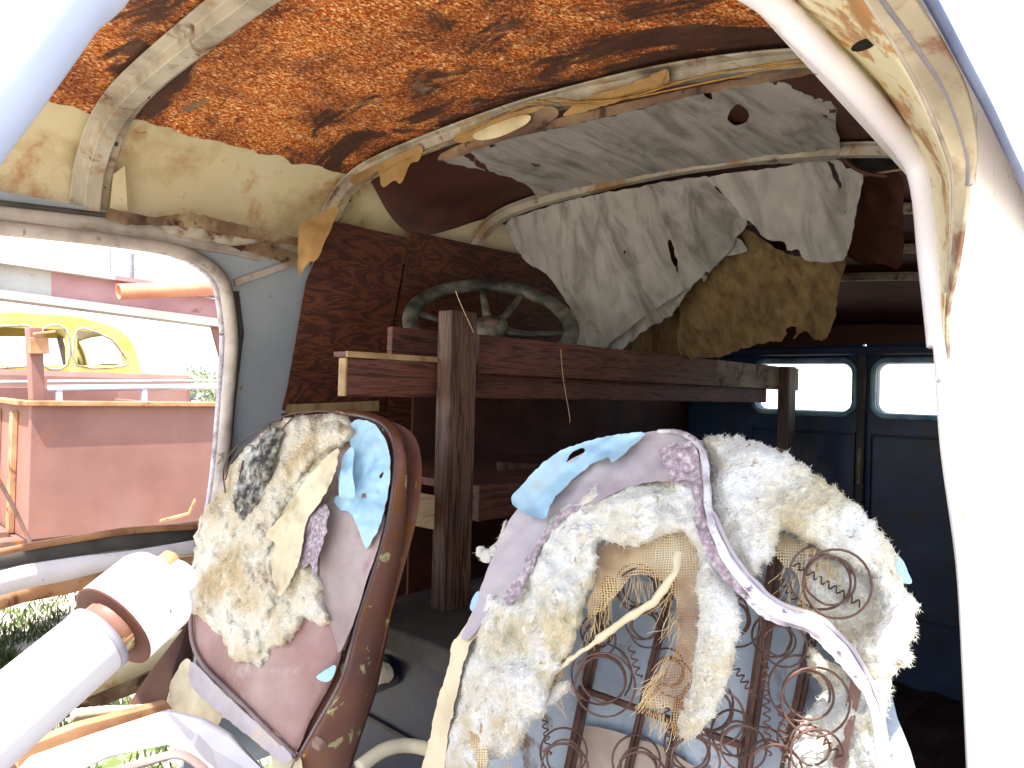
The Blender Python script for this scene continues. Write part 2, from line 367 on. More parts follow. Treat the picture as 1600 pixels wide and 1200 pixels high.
m_white = M('sunlit_white_van_paint', [(.3, 'dcd8d4'), (.5, 'e8e4e2')], 5, rough=.4, spots=[('a88c78', 9, .62, .7, (4, 4, 1)), ('74748c', 34, .66, .69)], bump=.08)
m_gutter = M('blue_grey_drip_rail', [(.3, '2e3858'), (.6, '4a5470')], 14, rough=.5)
m_col = M('chalky_white_column_paint', [(.3, 'c4c0c8'), (.55, 'dcd8d8')], 6, rough=.5, spots=[('a07058', 40, .66, .69), ('8c8078', 9, .6, .74), ('5c5450', 70, .68, .7)], bump=.12, bscale=40)
m_rustm = M('brown_rusted_metal', [(.3, '4c3830'), (.5, '75584e'), (.75, '907264')], 8, rough=.7, spots=[('9a5a2a', 14, .58, .66)])
m_rusto = M('orange_rusted_metal', [(.3, '80563a'), (.5, 'a87c58'), (.75, 'c69c78')], 8, rough=.7, spots=[('5c3424', 14, .58, .66)])
m_shell = M('rusted_seat_shell_paint', [(.3, '583c33'), (.5, '724c40'), (.75, '80604f')], 5, rough=.5, spots=[('7e5028', 7, .49, .58), ('a8a478', 32, .6, .63)], bump=.2)
m_shelltop = M('dusty_mauve_seat_shell', [(.3, '5a4848'), (.5, '776462'), (.75, '8c7c78')], 6, rough=.4, spots=[('7a4a36', 18, .62, .68)], bump=.1)
m_vinyl = M('grey_brown_seat_vinyl', [(.3, '7a6666'), (.5, '988884'), (.75, 'aca09a')], 5, rough=.5, spots=[('7c4e48', 4, .5, .62)], bump=.35, bscale=420, bdist=.001)
m_vinylred = M('red_brown_seat_vinyl', [(.3, '745650'), (.5, '8c6c66'), (.75, 'a48e88')], 6, rough=.45, spots=[('a89c98', 7, .56, .7)], bump=.35, bscale=420, bdist=.001)
m_vinylg = M('dusty_mauve_grey_vinyl', [(.3, '8a7c84'), (.5, '9f959a'), (.75, 'b4aca8')], 4, rough=.45, bump=.12, bscale=120, spots=[('b8a68c', 9, .58, .7)])
m_mauve = M('mauve_cloth_backing', [(.35, '7c6a72'), (.5, '94848c'), (.65, 'b8acb0')], 160, 3, rough=.9, bump=.6, bscale=180)
m_bvinyl = M('sky_blue_vinyl', [(.3, '7ea4bc'), (.5, '94b6ca'), (.75, 'a8c2cc')], 5, rough=.4, bump=.1, bscale=15, spots=[('b4b4a8', 12, .56, .72), ('6f9cc0', 13, .6, .7), ('8a8478', 40, .66, .72)], bdist=.004)
m_cloth = M('cream_canvas_backing', [(.3, 'a8977a'), (.6, 'ccc0a2'), (.8, 'dcd4c0')], 7, rough=.85, bump=.2, bscale=30, bdist=.004)
m_wool = M('off_white_cotton_stuffing', [(.25, 'a89470'), (.38, 'ccc0a4'), (.5, 'dedad0'), (.7, 'eaeaea')], 11, 12, rough=.95, bump=1.0, bscale=190, bdist=.008, spots=[('d2c4a0', 13, .56, .68), ('9a845c', 75, .6, .7), ('f0eee8', 60, .6, .7), ('a8b4c0', 24, .66, .76)])
m_woolt = M('tan_cotton_stuffing', [(.25, '9a8058'), (.4, 'c4b08c'), (.55, 'd8d0bc'), (.75, 'e6e4de')], 12, 12, rough=.95, bump=1.0, bscale=190, bdist=.008, spots=[('8a7250', 24, .6, .72), ('b89c70', 9, .58, .7), ('ece8dc', 60, .6, .7), ('b0c4cc', 12, .64, .76)])
m_char = M('charred_black_fibre', [(.3, '24211e'), (.44, '4a4640'), (.54, '8a867c'), (.8, 'd4d4d0')], 45, 10, rough=.95, bump=.8, bscale=120)
m_burlap = burlap_mat()
m_spring = M('rusty_spring_wire', [(.3, '38261f'), (.6, '5e443c'), (.8, '7a5c50')], 30, rough=.6, metal=.2)
m_backp = M('blue_grey_seat_back_panel', [(.3, '7c8898'), (.5, '9ca8b4'), (.75, 'b4bcc4')], 4, rough=.45, spots=[('6a5040', 9, .58, .66), ('48342a', 4, .6, .7)], bump=.08)
m_pipe = M('white_seat_piping', [(.35, '8a8288'), (.5, 'c0bac0'), (.7, 'dcd8dc')], 30, rough=.7, spots=[('6a5868', 60, .58, .66), ('b8a284', 25, .6, .7)])
m_wheel = M('dusty_black_steering_wheel', [(.35, '262625'), (.48, '4a4a43'), (.66, '7c7a6e')], 14, rough=.6, bump=.15)
m_wire = M('yellow_brown_cable', [(.3, '5c4020'), (.6, 'a07a3c')], 40)
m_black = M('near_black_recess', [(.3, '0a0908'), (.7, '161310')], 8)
m_lamp = M('yellowed_lamp_lens', [(.3, 'a89874'), (.6, 'c8ba94')], 12, rough=.4)
# ------------------------------------------------------------------ the setting
def nmesh(name, mb, mat, kind): return tag(mb.build(name, mat), kind=kind)
GZ = -1.5
m_ground = M('dry_yard_dirt', [(.3, '948c80'), (.5, 'bab2a6'), (.75, 'd0c8bc')], 1.2, 10, rough=.95, bump=.6, bscale=25, spots=[('5d6a3a', 2.5, .55, .62), ('6a5442', 7, .6, .7)], bdist=.01)
g = MB()
gn = 60; ex = [((i/gn)*2-1) for i in range(gn+1)]; ex = [math.copysign(abs(e)**3*1500, e) for e in ex]
for y in ex:
    for x in ex: g.v.append(Vector((x+1, y+1, GZ + (noise.noise(Vector((x*.6, y*.6, 0)))*.03 if abs(x) < 40 else 0))))
for j in range(gn):
    for i in range(gn): a = j*(gn+1)+i; g.f.append((a, a+1, a+gn+2, a+gn+1))
nmesh('ground', g, m_ground, 'structure')
m_grass = M('weed_green', [(.3, '3a4a24'), (.6, '5c6a3a'), (.8, '7c8052')], 9, rough=.8)
g = MB()
for k in range(20000):
    cx, cyy = random.choice([(1.2, 4.6), (1.0, 3.6), (2.2, 4.6), (1.8, 3.9), (.7, 4.2)])
    x = random.gauss(cx, .6); y = random.gauss(cyy, .6)
    if y < 1.75 or noise.noise(Vector((x*4, y*4, 3))) < -.3: continue
    h = random.uniform(.02, .07); a = random.random()*6.28; w_ = random.uniform(.002, .005); l = Vector((random.gauss(0, .02), random.gauss(0, .02), h))
    p = Vector((x, y, GZ+.0)); s = Vector((math.cos(a), math.sin(a), 0))*w_
    n = len(g.v); g.v += [p-s, p+s, p+l*.6+s*1.4, p+l, p+l*.6-s*1.4]; g.f.append((n, n+1, n+2, n+3, n+4))
nmesh('grass', g, m_grass, 'stuff')['label'] = 'low green weeds in the dirt beyond the far door'

# ------------------------------------------------------------------ the van
van = thing('panel_van', 'derelict blue-grey panel van, rusted and stripped, seen through its own open side doorway', 'van', (1.2, .9, GZ))
PR = smooth_path([(0,1.60,.30),(0,1.585,.38),(0,1.55,.43),(0,1.475,.48),(0,1.33,.507),(0,1.0,.518),(0,.8,.512),(0,.6,.495),(0,.42,.462),(0,.32,.425),(0,.27,.37)], 5)
def drop(x): return -.30*max(0, x-1.9)**1.35
def zr(Y):
    ys = [p.y for p in PR][::-1]; zs = [p.z for p in PR][::-1]
    return float(np.interp(Y, ys, zs))
# roof skin
mb = MB(); xs = np.linspace(.02, 2.86, 40)
for x in xs:
    for p in PR: mb.v.append(Vector((x, p.y+(p.y-.9)*.02, p.z+.03+drop(x))))
n = len(PR)
for i in range(len(xs)-1):
    for j in range(n-1): mb.f.append((i*n+j, i*n+j+1, (i+1)*n+j+1, (i+1)*n+j))
mb.build('roof', m_cream, van, True, solid=.003)
# rust-flaked ceiling board between the front and second rib
mb = MB(); nx, ny = 260, 330
for i in range(nx+1):
    x = .04+(1.0-.04)*i/nx
    e = 1.49+.012*noise.noise(Vector((x*9, 0, 0)))+.004*noise.noise(Vector((x*45, 3, 0)))+.012*noise.noise(Vector((x*22, 5, 0)))-.02*(x-.5)
    for j in range(ny+1):
        y = .34+(e-.34)*j/ny
        z = zr(y)+.018+.004*noise.noise(Vector((x*6, y*6, 1)))+.0013*noise.noise(Vector((x*130, y*130, 1)))
        mb.v.append(Vector((x, y, z)))
for i in range(nx):
    for j in range(ny): mb.f.append((i*(ny+1)+j, i*(ny+1)+j+1, (i+1)*(ny+1)+j+1, (i+1)*(ny+1)+j))
mb.build('ceiling_lining', m_ceiling, van, True, solid=.003, label='ceiling sheet covered in flaking bright orange rust')
# brown hardboard, rear bays
for x0, x1, e0 in ((1.0, 1.44, 1.44), (1.48, 2.8, 1.5)):
    mb = MB(); nx, ny = 30, 60
    for i in range(nx+1):
        t = i/nx; x = x0+(x1-x0)*t; e = 1.45+.125*math.sin(math.pi*min(1, (x-1)/.5)) if x0 == 1.0 else e0
        for j in range(ny+1):
            y = .36+(e-.36)*j/ny; mb.v.append(Vector((x, y, zr(y)+.012+drop(x))))
    for i in range(nx):
        for j in range(ny): mb.f.append((i*(ny+1)+j, i*(ny+1)+j+1, (i+1)*(ny+1)+j+1, (i+1)*(ny+1)+j))
    mb.build('hardboard_lining', m_hard, van, True, solid=.004)
# roof ribs: hat section swept along the roof profile
SEC = [(-.034, .0), (-.034, .004), (-.018, .006), (-.014, .024), (.014, .024), (.018, .006), (.034, .004), (.034, 0)]
for k, X in enumerate((.46, .985, 1.46, 1.98, 2.24, 2.42)):
    path = [(X, 1.60, .288)]+[(X, p.y, p.z+drop(X)+.006) for p in PR]
    sec = SEC if k < 1 else [(a*.85, b*(.9 if k else 1)) for a, b in SEC]
    mb = MB().prof([Vector(p) for p in path], [(a, b) for a, b in sec], (1, 0, 0), closed=True)
    o = mb.build('roof_rib', m_rib, van, False, bevel=.0015)
    for i in range(6, len(path)-3, 7):
        p = Vector(path[i]); MB().cyl(p+Vector((.024, 0, -.012)), p+Vector((.024, 0, .0)), .003, 8).build('screw', m_dkgrey, o)
# pale gusset at the foot of the first rib
mb = MB().add([(.495, 1.594, .286), (.535, 1.594, .286), (.535, 1.588, .36), (.51, 1.56, .42), (.492, 1.565, .40)], [(0, 1, 2, 3, 4)])
mb.build('rib_gusset', m_cream, van, solid=.003)
# far side wall with its door window opening
def W(px, py, off=0.): q = ray(px, py); return q*((1.641-off)/(q.y+.186*q.z))
def dfw(off=0.): return lambda px, py: (1.641-off)/(ray(px, py).y+.186*ray(px, py).z)
def wy(z, off=0.): return 1.641-off-.186*z
def xz_slab(name, poly, mat, holes=(), off=0., th=.01, parent=van):
    vin = [Vector(p) for p in poly]; ed = [(i, (i+1) % len(poly)) for i in range(len(poly))]
    for h in holes:
        n = len(vin); vin += [Vector(p) for p in h]; ed += [(n+i, n+(i+1) % len(h)) for i in range(len(h))]
    vo, _, fo, *_ = delaunay_2d_cdt(vin, ed, [], 0, 1e-5); V2 = np.array([(v.x, v.y) for v in vo])
    cen = np.array([V2[list(f)].mean(0) for f in fo]); ok = inside(cen, [tuple(p) for p in poly])
    for h in holes: ok &= ~inside(cen, [tuple(p) for p in h])
    m = MB(); m.v = [Vector((x, wy(z, off), z)) for x, z in V2]; m.f = [tuple(f) for f, k in zip(fo, ok) if k]
    return m.build(name, mat, parent, solid=th)
wpx = [(352, 470), (358, 530), (353, 610), (346, 700), (338, 770), (330, 812)]
top = [(-260, 345), (-100, 350), (0, 358), (100, 368), (200, 380), (275, 393), (322, 415), (344, 440)]
win3 = [W(*p) for p in smooth_path([(a, b, 0) for a, b in top+wpx], 4) for p in [(p.x, p.y)]]
low = [(win3[-1].x-.01, -.36), (win3[0].x, -.36)]
hole = [(p.x, p.z) for p in win3]+[(win3[-1].x, -.95), (win3[0].x, -.95)]
outer = [(.0, -1.0), (1.02, -1.0), (1.02, .33), (.0, .33)]
o = xz_slab('side_wall', outer, m_grey, [hole], th=.012)
xz_slab('side_wall', [(1.02, -1.0), (2.85, -1.0), (2.85, .33), (1.02, .33)], m_hard, th=.012, off=-.003)
o = MB().tube([p+Vector((0, -.012, 0)) for p in win3]+[W(322, 900, .012), W(318, 1000, .012)], .017, 10, flat=.8).build('window_surround', m_trim, van, True)
MB().tube([p+Vector((-.010, .012, -.004)) for p in win3]+[W(316, 900)+Vector((0, .012, 0))], .007, 6).build('window_seal', m_pipe, van, True)
# dark channel behind the pillar trim
MB().tube([W(368, 455, .004), W(376, 520, .004), W(362, 640, .004), W(350, 770, .004), W(345, 900, .004)], .008, 6).build('pillar_edge', m_dkgrey, van, True)
# rails and torn metal between window head and roof
def loft(A, B, name, mat, th=.003, mid=0, n=8, **k):
    m = MB(); m_ = len(A); n_ = n
    for a, b in zip(A, B):
        for j in range(n_+1):
            t = j/n_; m.v.append(a.lerp(b, t))
    for i in range(m_-1):
        for j in range(n_): m.f.append((i*(n_+1)+j, i*(n_+1)+j+1, (i+1)*(n_+1)+j+1, (i+1)*(n_+1)+j))
    return m.build(name, mat, van, True, solid=th, **k)
def wallstrip(pts_top, pts_bot, off, mat, name, th=.006):
    A = smooth_path([W(a, b, off) for a, b in pts_top], 4); B_ = smooth_path([W(a, b, off) for a, b in pts_bot], 4); return loft(A, B_, name, mat, th, n=2)
def railbox(a, b, w_, h_, mat, name='cant_rail'): return MB().beam(a, b, w_, h_).build(name, mat, van, bevel=.003)
railbox((.05, 1.592, .292), (.98, 1.592, .292), .03, .022, m_trim)
wallstrip([(-240, 292), (0, 318), (240, 346), (465, 380)], [(-240, 326), (0, 350), (240, 372), (400, 408)], .008, m_trim, 'head_rail', th=.004)
MB().tube([W(a, b, .014) for a, b in ((-240, 290), (0, 317), (240, 345), (466, 380))], .005, 6).build('roof_joint', m_dkgrey, van, True)
tear = lambda pts, mat, off=.02, **k: sheet('torn_trim_strip', pts, dfw(off), mat, van, step=5, thick=.002, disp=.004, ns=30, jag=2, **k)
tear([(165, 325), (240, 340), (300, 332), (350, 345), (470, 372), (468, 384), (380, 372), (300, 355), (255, 352), (200, 352), (165, 343)], m_ribd, .035, sm=False)
tear([(250, 350), (330, 352), (420, 368), (468, 385), (466, 400), (380, 386), (300, 372), (262, 366)], m_rib, .03, sm=False)
tear([(360, 385), (420, 378), (466, 402), (462, 418), (420, 402), (376, 392)], m_ribd, .04, sm=False)
MB().beam(W(366, 442, .01), W(466, 408, .01), .012, .016).build('pillar_brace', m_trim, van, bevel=.002)
sheet('pillar_gusset', [(352, 378), (466, 402), (466, 412), (368, 440), (345, 405)], dfw(.006), m_dkgrey, van, step=12, jag=0, sm=False)
# plywood lining
def plank(name, pts, mat, off, th=.008, step=14, jag=.5): return sheet(name, pts, dfw(off), mat, van, step=step, thick=th, jag=jag, sm=False)
plank('plywood_panel', [(520, 345), (637, 371), (612, 520), (596, 700), (440, 640), (448, 610), (478, 440)], m_ply, .028)
plank('plywood_panel', [(642, 361), (850, 405), (1150, 470), (1150, 700), (596, 700), (614, 520)], m_ply, .024)
plank('pale_batten', [(447, 632), (592, 626), (592, 642), (446, 646)], m_edge, .036, .01)
plank('lower_board', [(440, 646), (594, 640), (594, 1010), (420, 1010)], m_hard, .03)
# rear wall: two doors with lights
XR = 2.8
def Rr(px, py, X=XR): return P(px, py, X=X)
def rrect(y0, y1, z0, z1, r, X, n=6):
    out = []
    for cx, cz, a0 in ((y1-r, z1-r, 0), (y0+r, z1-r, 90), (y0+r, z0+r, 180), (y1-r, z0+r, 270)):
        for k in range(n+1): a = R(a0+90*k/n); out.append((cx+r*math.cos(a), cz+r*math.sin(a)))
    return out
def yz_slab(name, poly, holes, mat, X, th, parent, **k):
    vin = [Vector(p) for p in poly]; ed = [(i, (i+1) % len(poly)) for i in range(len(poly))]
    for h in holes:
        n = len(vin); vin += [Vector(p) for p in h]; ed += [(n+i, n+(i+1) % len(h)) for i in range(len(h))]
    vo, _, fo, *_ = delaunay_2d_cdt(vin, ed, [], 0, 1e-5); V2 = np.array([(v.x, v.y) for v in vo])
    cen = np.array([V2[list(f)].mean(0) for f in fo]); ok = inside(cen, [tuple(p) for p in poly])
    for h in holes: ok &= ~inside(cen, [tuple(p) for p in h])
    m = MB(); m.v = [Vector((X, y, z)) for y, z in V2]; m.f = [tuple(f) for f, k_ in zip(fo, ok) if k_]
    return m.build(name, mat, parent, solid=th, **k)
zt, zb = .128, -.045
for a, b, y0, y1 in ((.92, 1.40, .955, 1.315), (.43, .908, .515, .868)):
    wh = rrect(y0, y1, zb, zt, .035, XR)
    d_ = yz_slab('rear_door', [(a, -1.0), (b, -1.0), (b, .20), (a, .20)], [wh], m_blue, XR, .03, van)
    ring = [Vector((XR-.018, y, z)) for y, z in rrect(y0-.012, y1+.012, zb-.012, zt+.012, .045, XR)]
    MB().tube(ring, .011, 8, closed=True).build('window_frame', m_bluelip if a > .9 else m_bluelip, d_, True)
    MB().box((XR-.03, y0-.02, -.13), (XR-.017, y1+.02, -.122)).box((XR-.03, y0-.02, -.75), (XR-.017, y1+.02, -.742)).box((XR-.03, y0-.02, -.75), (XR-.017, y0-.012, -.12)).box((XR-.03, y1+.012, -.75), (XR-.017, y1+.02, -.12)).build('door_stamping', m_blue, d_, bevel=.003)
MB().box((XR-.04, .90, -1), (XR-.02, .928, .19)).build('door_meeting_strip', m_dkgrey, van, bevel=.003)
for yy in (1.395, .435):
    for zz in (-.25, -.75): MB().cyl((XR-.03, yy, zz), (XR-.03, yy, zz+.07), .012, 10).build('door_hinge', m_dkgrey, van)
MB().box((XR-.045, .908, -.17), (XR-.03, .92, -.3)).build('door_latch_bar', m_ribd, van, bevel=.002)
yz_slab('rear_header', [(.2, .20), (1.66, .20), (1.6, .5), (.25, .5)], [], m_hard, XR, .02, van)
yz_slab('rear_corner_post', [(1.40, -1), (1.7, -1), (1.7, .2), (1.40, .2)], [], m_blue, XR+.004, .02, van)
yz_slab('rear_corner_post', [(.15, -1), (.43, -1), (.43, .2), (.15, .2)], [], m_blue, XR+.004, .02, van)
MB().beam((XR-.04, .3, .175), (XR-.04, 1.55, .175), .03, .03).build('rear_header_rail', m_blue, van, bevel=.006)
# floor
mb = MB(); nx, ny = 60, 40
for i in range(nx+1):
    for j in range(ny+1):
        x = .0+2.84*i/nx; y = .14+1.5*j/ny; mb.v.append(Vector((x, y, -.98+.006*math.copysign(1, math.sin(y*50))*(x > .9))))
for i in range(nx):
    for j in range(ny): mb.f.append((i*(ny+1)+j, i*(ny+1)+j+1, (i+1)*(ny+1)+j+1, (i+1)*(ny+1)+j))
mb.build('floor_pan', m_floor, van, solid=.01)
# near doorway: lip, jamb, outer skin, drip rail
def pp(L_, n=5): return smooth_path([P(a, b, Y=c) for a, b, c in L_], n)
lip = [(1100, -60, .305), (1195, -5, .295), (1262, 60, .28), (1345, 145, .262), (1420, 235, .245), (1443, 290, .235), (1455, 400, .222), (1464, 480, .214), (1472, 560, .206), (1482, 700, .195), (1506, 880, .183), (1516, 1050, .176), (1525, 1260, .17)]
head = [Vector((.12, .31, .30)), Vector((.2, .31, .36)), Vector((.36, .31, .375))]
lp = head[:0]+pp(lip)
lipcut = 45
lipfull = [Vector((.15, .315, .33)), Vector((.25, .313, .362)), Vector((.40, .31, .368))]+lp
MB().tube(lipfull[:3+40], .0135, 12).build('door_opening_lip', m_pink, van, True, label='pale pinkish white rounded lip round the doorway')
MB().tube([p+Vector((0, -.004, 0)) for p in lp[36:]], .0118, 12).build('sunlit_white_lip', m_white, van, True)  # lower part of the lip; sunlight on it is put in as white paint
ja = [(1170, -60, 0.3), (1232, -5, 0.287), (1300, 60, 0.272), (1380, 145, 0.255), (1437, 235, 0.238), (1455, 290, 0.23), (1464, 400, 0.218), (1470, 480, 0.21), (1475, 560, 0.203), (1486, 700, 0.193), (1509, 880, 0.181), (1519, 1050, 0.174), (1528, 1260, 0.168)]
jb = [(1320, -60, 0.2), (1352, -5, 0.198), (1392, 60, 0.192), (1440, 145, 0.184), (1478, 235, 0.178), (1490, 290, 0.18), (1486, 400, 0.19), (1477, 490, 0.2), (1479, 560, 0.2), (1490, 700, 0.19), (1513, 880, 0.178), (1523, 1050, 0.171), (1532, 1260, 0.165)]
jc = [(1350, -60, 0.185), (1378, -5, 0.183), (1425, 60, 0.178), (1478, 145, 0.17), (1508, 235, 0.166), (1514, 290, 0.166), (1500, 400, 0.178), (1482, 490, 0.196), (1483, 560, 0.197), (1494, 700, 0.187), (1517, 880, 0.175), (1527, 1050, 0.168), (1536, 1260, 0.162)]
A, B, C = pp(ja), pp(jb), pp(jc)
o = loft(A, B, 'door_jamb', m_jamb, label='cream painted door jamb with brown and orange rust patches')
hp = P(1350, 70, Y=.222); hd = (hp*-1).normalized()
MB().add([hp+hd*.003+r1*(.012*math.cos(a)*.95)+u1*(.012*math.cos(a)*.3+.005*math.sin(a)) for a in [k/12*math.tau for k in range(12)]], [tuple(range(12))]).build('jamb_hole', m_black, o)
MB().tube(B[:34], .0022, 8).build('jamb_seam', m_trim, van, True)
loft([p+Vector((0,-.001,0)) for p in B], C, 'door_rebate', m_jamb2)
jd = [(1395, -60, 0.165), (1428, -5, 0.163), (1470, 60, 0.158), (1512, 145, 0.153), (1527, 235, 0.156), (1517, 288, 0.164)]
D = pp(jd); loft(C[:len(D)], D, 'door_weatherstrip', m_jamb2)
MB().tube(C[:len(D)], .003, 8).build('rubber_strip', m_seal, van, True)
# outer side skin of the van, from the doorway rearwards
Cx = C; m = MB(); ncol = 26
for p in Cx:
    for j in range(ncol+1):
        t = (j/ncol)**1.6; x = p.x+.004+(2.86-p.x)*t; yb = .135-.05*min(1, (p.z-.1)*0)+(.10*max(0, p.z+.05)**1.2); m.v.append(Vector((x, p.y+(yb-p.y)*min(1, t*14), p.z)))
for i in range(len(Cx)-1):
    for j in range(ncol): m.f.append((i*(ncol+1)+j, i*(ncol+1)+j+1, (i+1)*(ncol+1)+j+1, (i+1)*(ncol+1)+j))
m.build('outer_skin', m_white, van, True, solid=.003, label='white outer side panel glaring in the sun')
MB().box((.6, .139, -1.05), (2.86, .15, -.36)).build('lower_skin', m_white, van)
MB().tube(pp([(1380, -120, .135), (1452, -5, .133), (1500, 85, .131), (1550, 180, .129), (1600, 285, .127), (1700, 480, .125)]), .0035, 8, flat=1.3).build('drip_rail', m_gutter, van, True)
ra_ = pp([(1380, -120, .138), (1452, -5, .136), (1500, 85, .134), (1550, 180, .132), (1600, 285, .130), (1700, 480, .128)])
loft(ra_, [Vector((p.x+.02, .16, p.z+.22)) for p in ra_], 'upper_skin', m_white)
loft([Vector((p.x+.02, .16, p.z+.22)) for p in ra_], [Vector((p.x+.1, .30, p.z+.30)) for p in ra_], 'upper_skin', m_white)
# roof side above the doorway, inner lining of the near wall
loft([Vector((.74, .262, .39)), Vector((2.86, .262, .39+drop(2.86)))], [Vector((.78, .262, .33)), Vector((2.86, .22, .1))], 'near_wall_upper', m_hard)
loft([Vector((1.0, .195, -1.0)), Vector((2.84, .172, -1.0))], [Vector((1.0, .195, .05)), Vector((2.84, .172, .05))], 'near_wall_lining', m_floor)
loft([Vector((1.0, .195, .05)), Vector((2.84, .172, .05))], [Vector((1.0, .252, .34)), Vector((2.84, .25, .34+drop(2.84)))], 'near_wall_lining', m_floor)
_h = [p for p in lipfull if p.z > .27]
loft(_h, [Vector((p.x+.01, min(p.y, .27)-.02, p.z+.05)) for p in _h], 'door_header', m_cream)
loft([Vector((.02, .33, .445)), Vector((2.86, .33, .445+drop(2.86))) ], [Vector((.02, .17, .385)), Vector((2.86, .17, .385+drop(2.86)))], 'roof_side', m_white)
# near windscreen pillar close to the lens
ap = [Vector((.0, .31, -.15)), P(-60, 200, Y=.30), P(55, 75, Y=.303), P(160, -60, Y=.308), Vector((.16, .315, .345))]
ap = [Vector((-.12, .2, -1.0)), Vector((-.13, .2, -.35)), P(-260, 500, Y=.28), P(-110, 260, Y=.285), P(0, 118, Y=.29), P(90, 0, Y=.295), P(190, -130, Y=.3), Vector((.15, .315, .36)), Vector((.14, .315, .43))]
MB().tube(smooth_path(ap, 5), .0205, 14, flat=.7).build('windscreen_pillar', M('pale_blue_pillar_paint', [(.3, '8c96b0'), (.6, 'a0a8be')], 4, rough=.5, bump=.08, spots=[('7c8094', 6, .55, .7), ('8a7468', 34, .66, .7)]), van, True, label='pale blue-white windscreen pillar close to the viewer')
loft([Vector((1.08, .150, -.4)), Vector((2.86, .150, -.4))], [Vector((1.08, .166, .385)), Vector((2.86, .166, .385+drop(2.86)))], 'rear_side_skin', m_white)
# front header, far windscreen pillar, cowl and dashboard (out to the left of the picture)
MB().beam((.05, .3, .43), (.05, 1.58, .43), .04, .05).build('windscreen_header', m_grey, van, bevel=.01)
MB().tube([(.05, 1.58, .42), (-.02, 1.6, .2), (-.16, 1.63, -.2)], .022, 10).build('windscreen_pillar', m_grey, van, True)
MB().tube(smooth_path([(-.16, .16, -.3), (-.26, .5, -.27), (-.28, .9, -.26), (-.26, 1.3, -.27), (-.16, 1.64, -.3)], 4), .045, 10).build('dashboard', m_grey, van, True)
# far door: belt rail and stripped inner frame
door = []
wallstrip([(-200, 905), (0, 858), (110, 838), (210, 823), (318, 818)], [(-200, 918), (0, 868), (110, 848), (210, 833), (318, 826)], .05, m_rusto, 'door_belt_rail')
wallstrip([(-200, 918), (0, 868), (110, 848), (210, 833), (318, 826)], [(-200, 940), (0, 888), (110, 870), (210, 856), (318, 848)], .035, m_dkgrey, 'door_belt_channel')
wallstrip([(-200, 958), (0, 893), (110, 872), (210, 860), (318, 842)], [(-200, 1005), (0, 930), (110, 905), (210, 880), (318, 862)], .06, m_col, 'door_inner_ledge')
wallstrip([(-200, 1005), (0, 926), (110, 903), (210, 880), (318, 866)], [(-200, 1040), (0, 952), (110, 926), (210, 900), (318, 885)], .02, m_rusto, 'door_lower_rail')

# ------------------------------------------------------------------ torn headlining, wires, lamp around the ribs
d12 = fit([(540, 282, dict(X=1.0)), (690, 235, dict(X=1.0)), (850, 172, dict(X=1.0)), (1110, 118, dict(X=1.0)), (1260, 96, dict(X=1.0)),
           (740, 350, dict(X=1.45)), (850, 310, dict(X=1.45)), (1000, 284, dict(X=1.45)), (1120, 262, dict(X=1.45)), (1300, 246, dict(X=1.45))], True)
def vs(name, *a, **k): return sheet(name, a[0], a[1], a[2], van, **k)
vs('torn_headlining', [(688, 250), (730, 232), (800, 215), (960, 180), (1110, 143), (1240, 117), (1285, 118), (1310, 145), (1305, 190), (1306, 248), (1200, 256), (1100, 264), (980, 282), (900, 300), (850, 312), (826, 290), (780, 272), (735, 262)], d12, m_liner,
   holes=[[(1137, 183), (1153, 162), (1172, 183), (1152, 197)], [(1096, 142), (1108, 140), (1112, 155)]], step=6, thick=.003, off=.04, fold=(.012, R(30), 18, 15), disp=.010, ns=9, jag=2.5, fine=.001, label='grey water-stained headlining sheet sagging between the second and third rib')
d2 = fit([(560, 282, dict(X=.985)), (700, 215, dict(X=.985)), (850, 160, dict(X=.985)), (1100, 112, dict(X=.985)), (1250, 86, dict(X=.985)), (470, 420, dict(X=.97)), (900, 175, dict(X=.99)), (1100, 130, dict(X=.99)), (600, 300, dict(X=1.0))], True)
vs('kraft_paper_strip', [(468, 352), (490, 340), (527, 322), (520, 350), (505, 385), (495, 405), (480, 412), (468, 432), (466, 400)], lambda x, y: 1.62, m_kraft, step=5, thick=.0015, disp=.006, ns=20, jag=2, label='torn brown paper flap hanging at the foot of the second rib')
for pl in ([(592, 262), (602, 252), (655, 226), (657, 248), (640, 258), (628, 285), (615, 283), (598, 292)], [(545, 283), (560, 270), (598, 256), (585, 272), (562, 286)], [(712, 212), (780, 182), (850, 165), (800, 190), (745, 215), (720, 224)], [(930, 148), (990, 130), (1040, 108), (1036, 138), (960, 160), (900, 178), (880, 180), (905, 160)], [(1005, 128), (1040, 107), (1030, 136), (1000, 142)]):
    vs('kraft_paper_strip', pl, d2, m_kraft, step=5, thick=.0015, off=-.034, disp=.004, ns=30, jag=2)
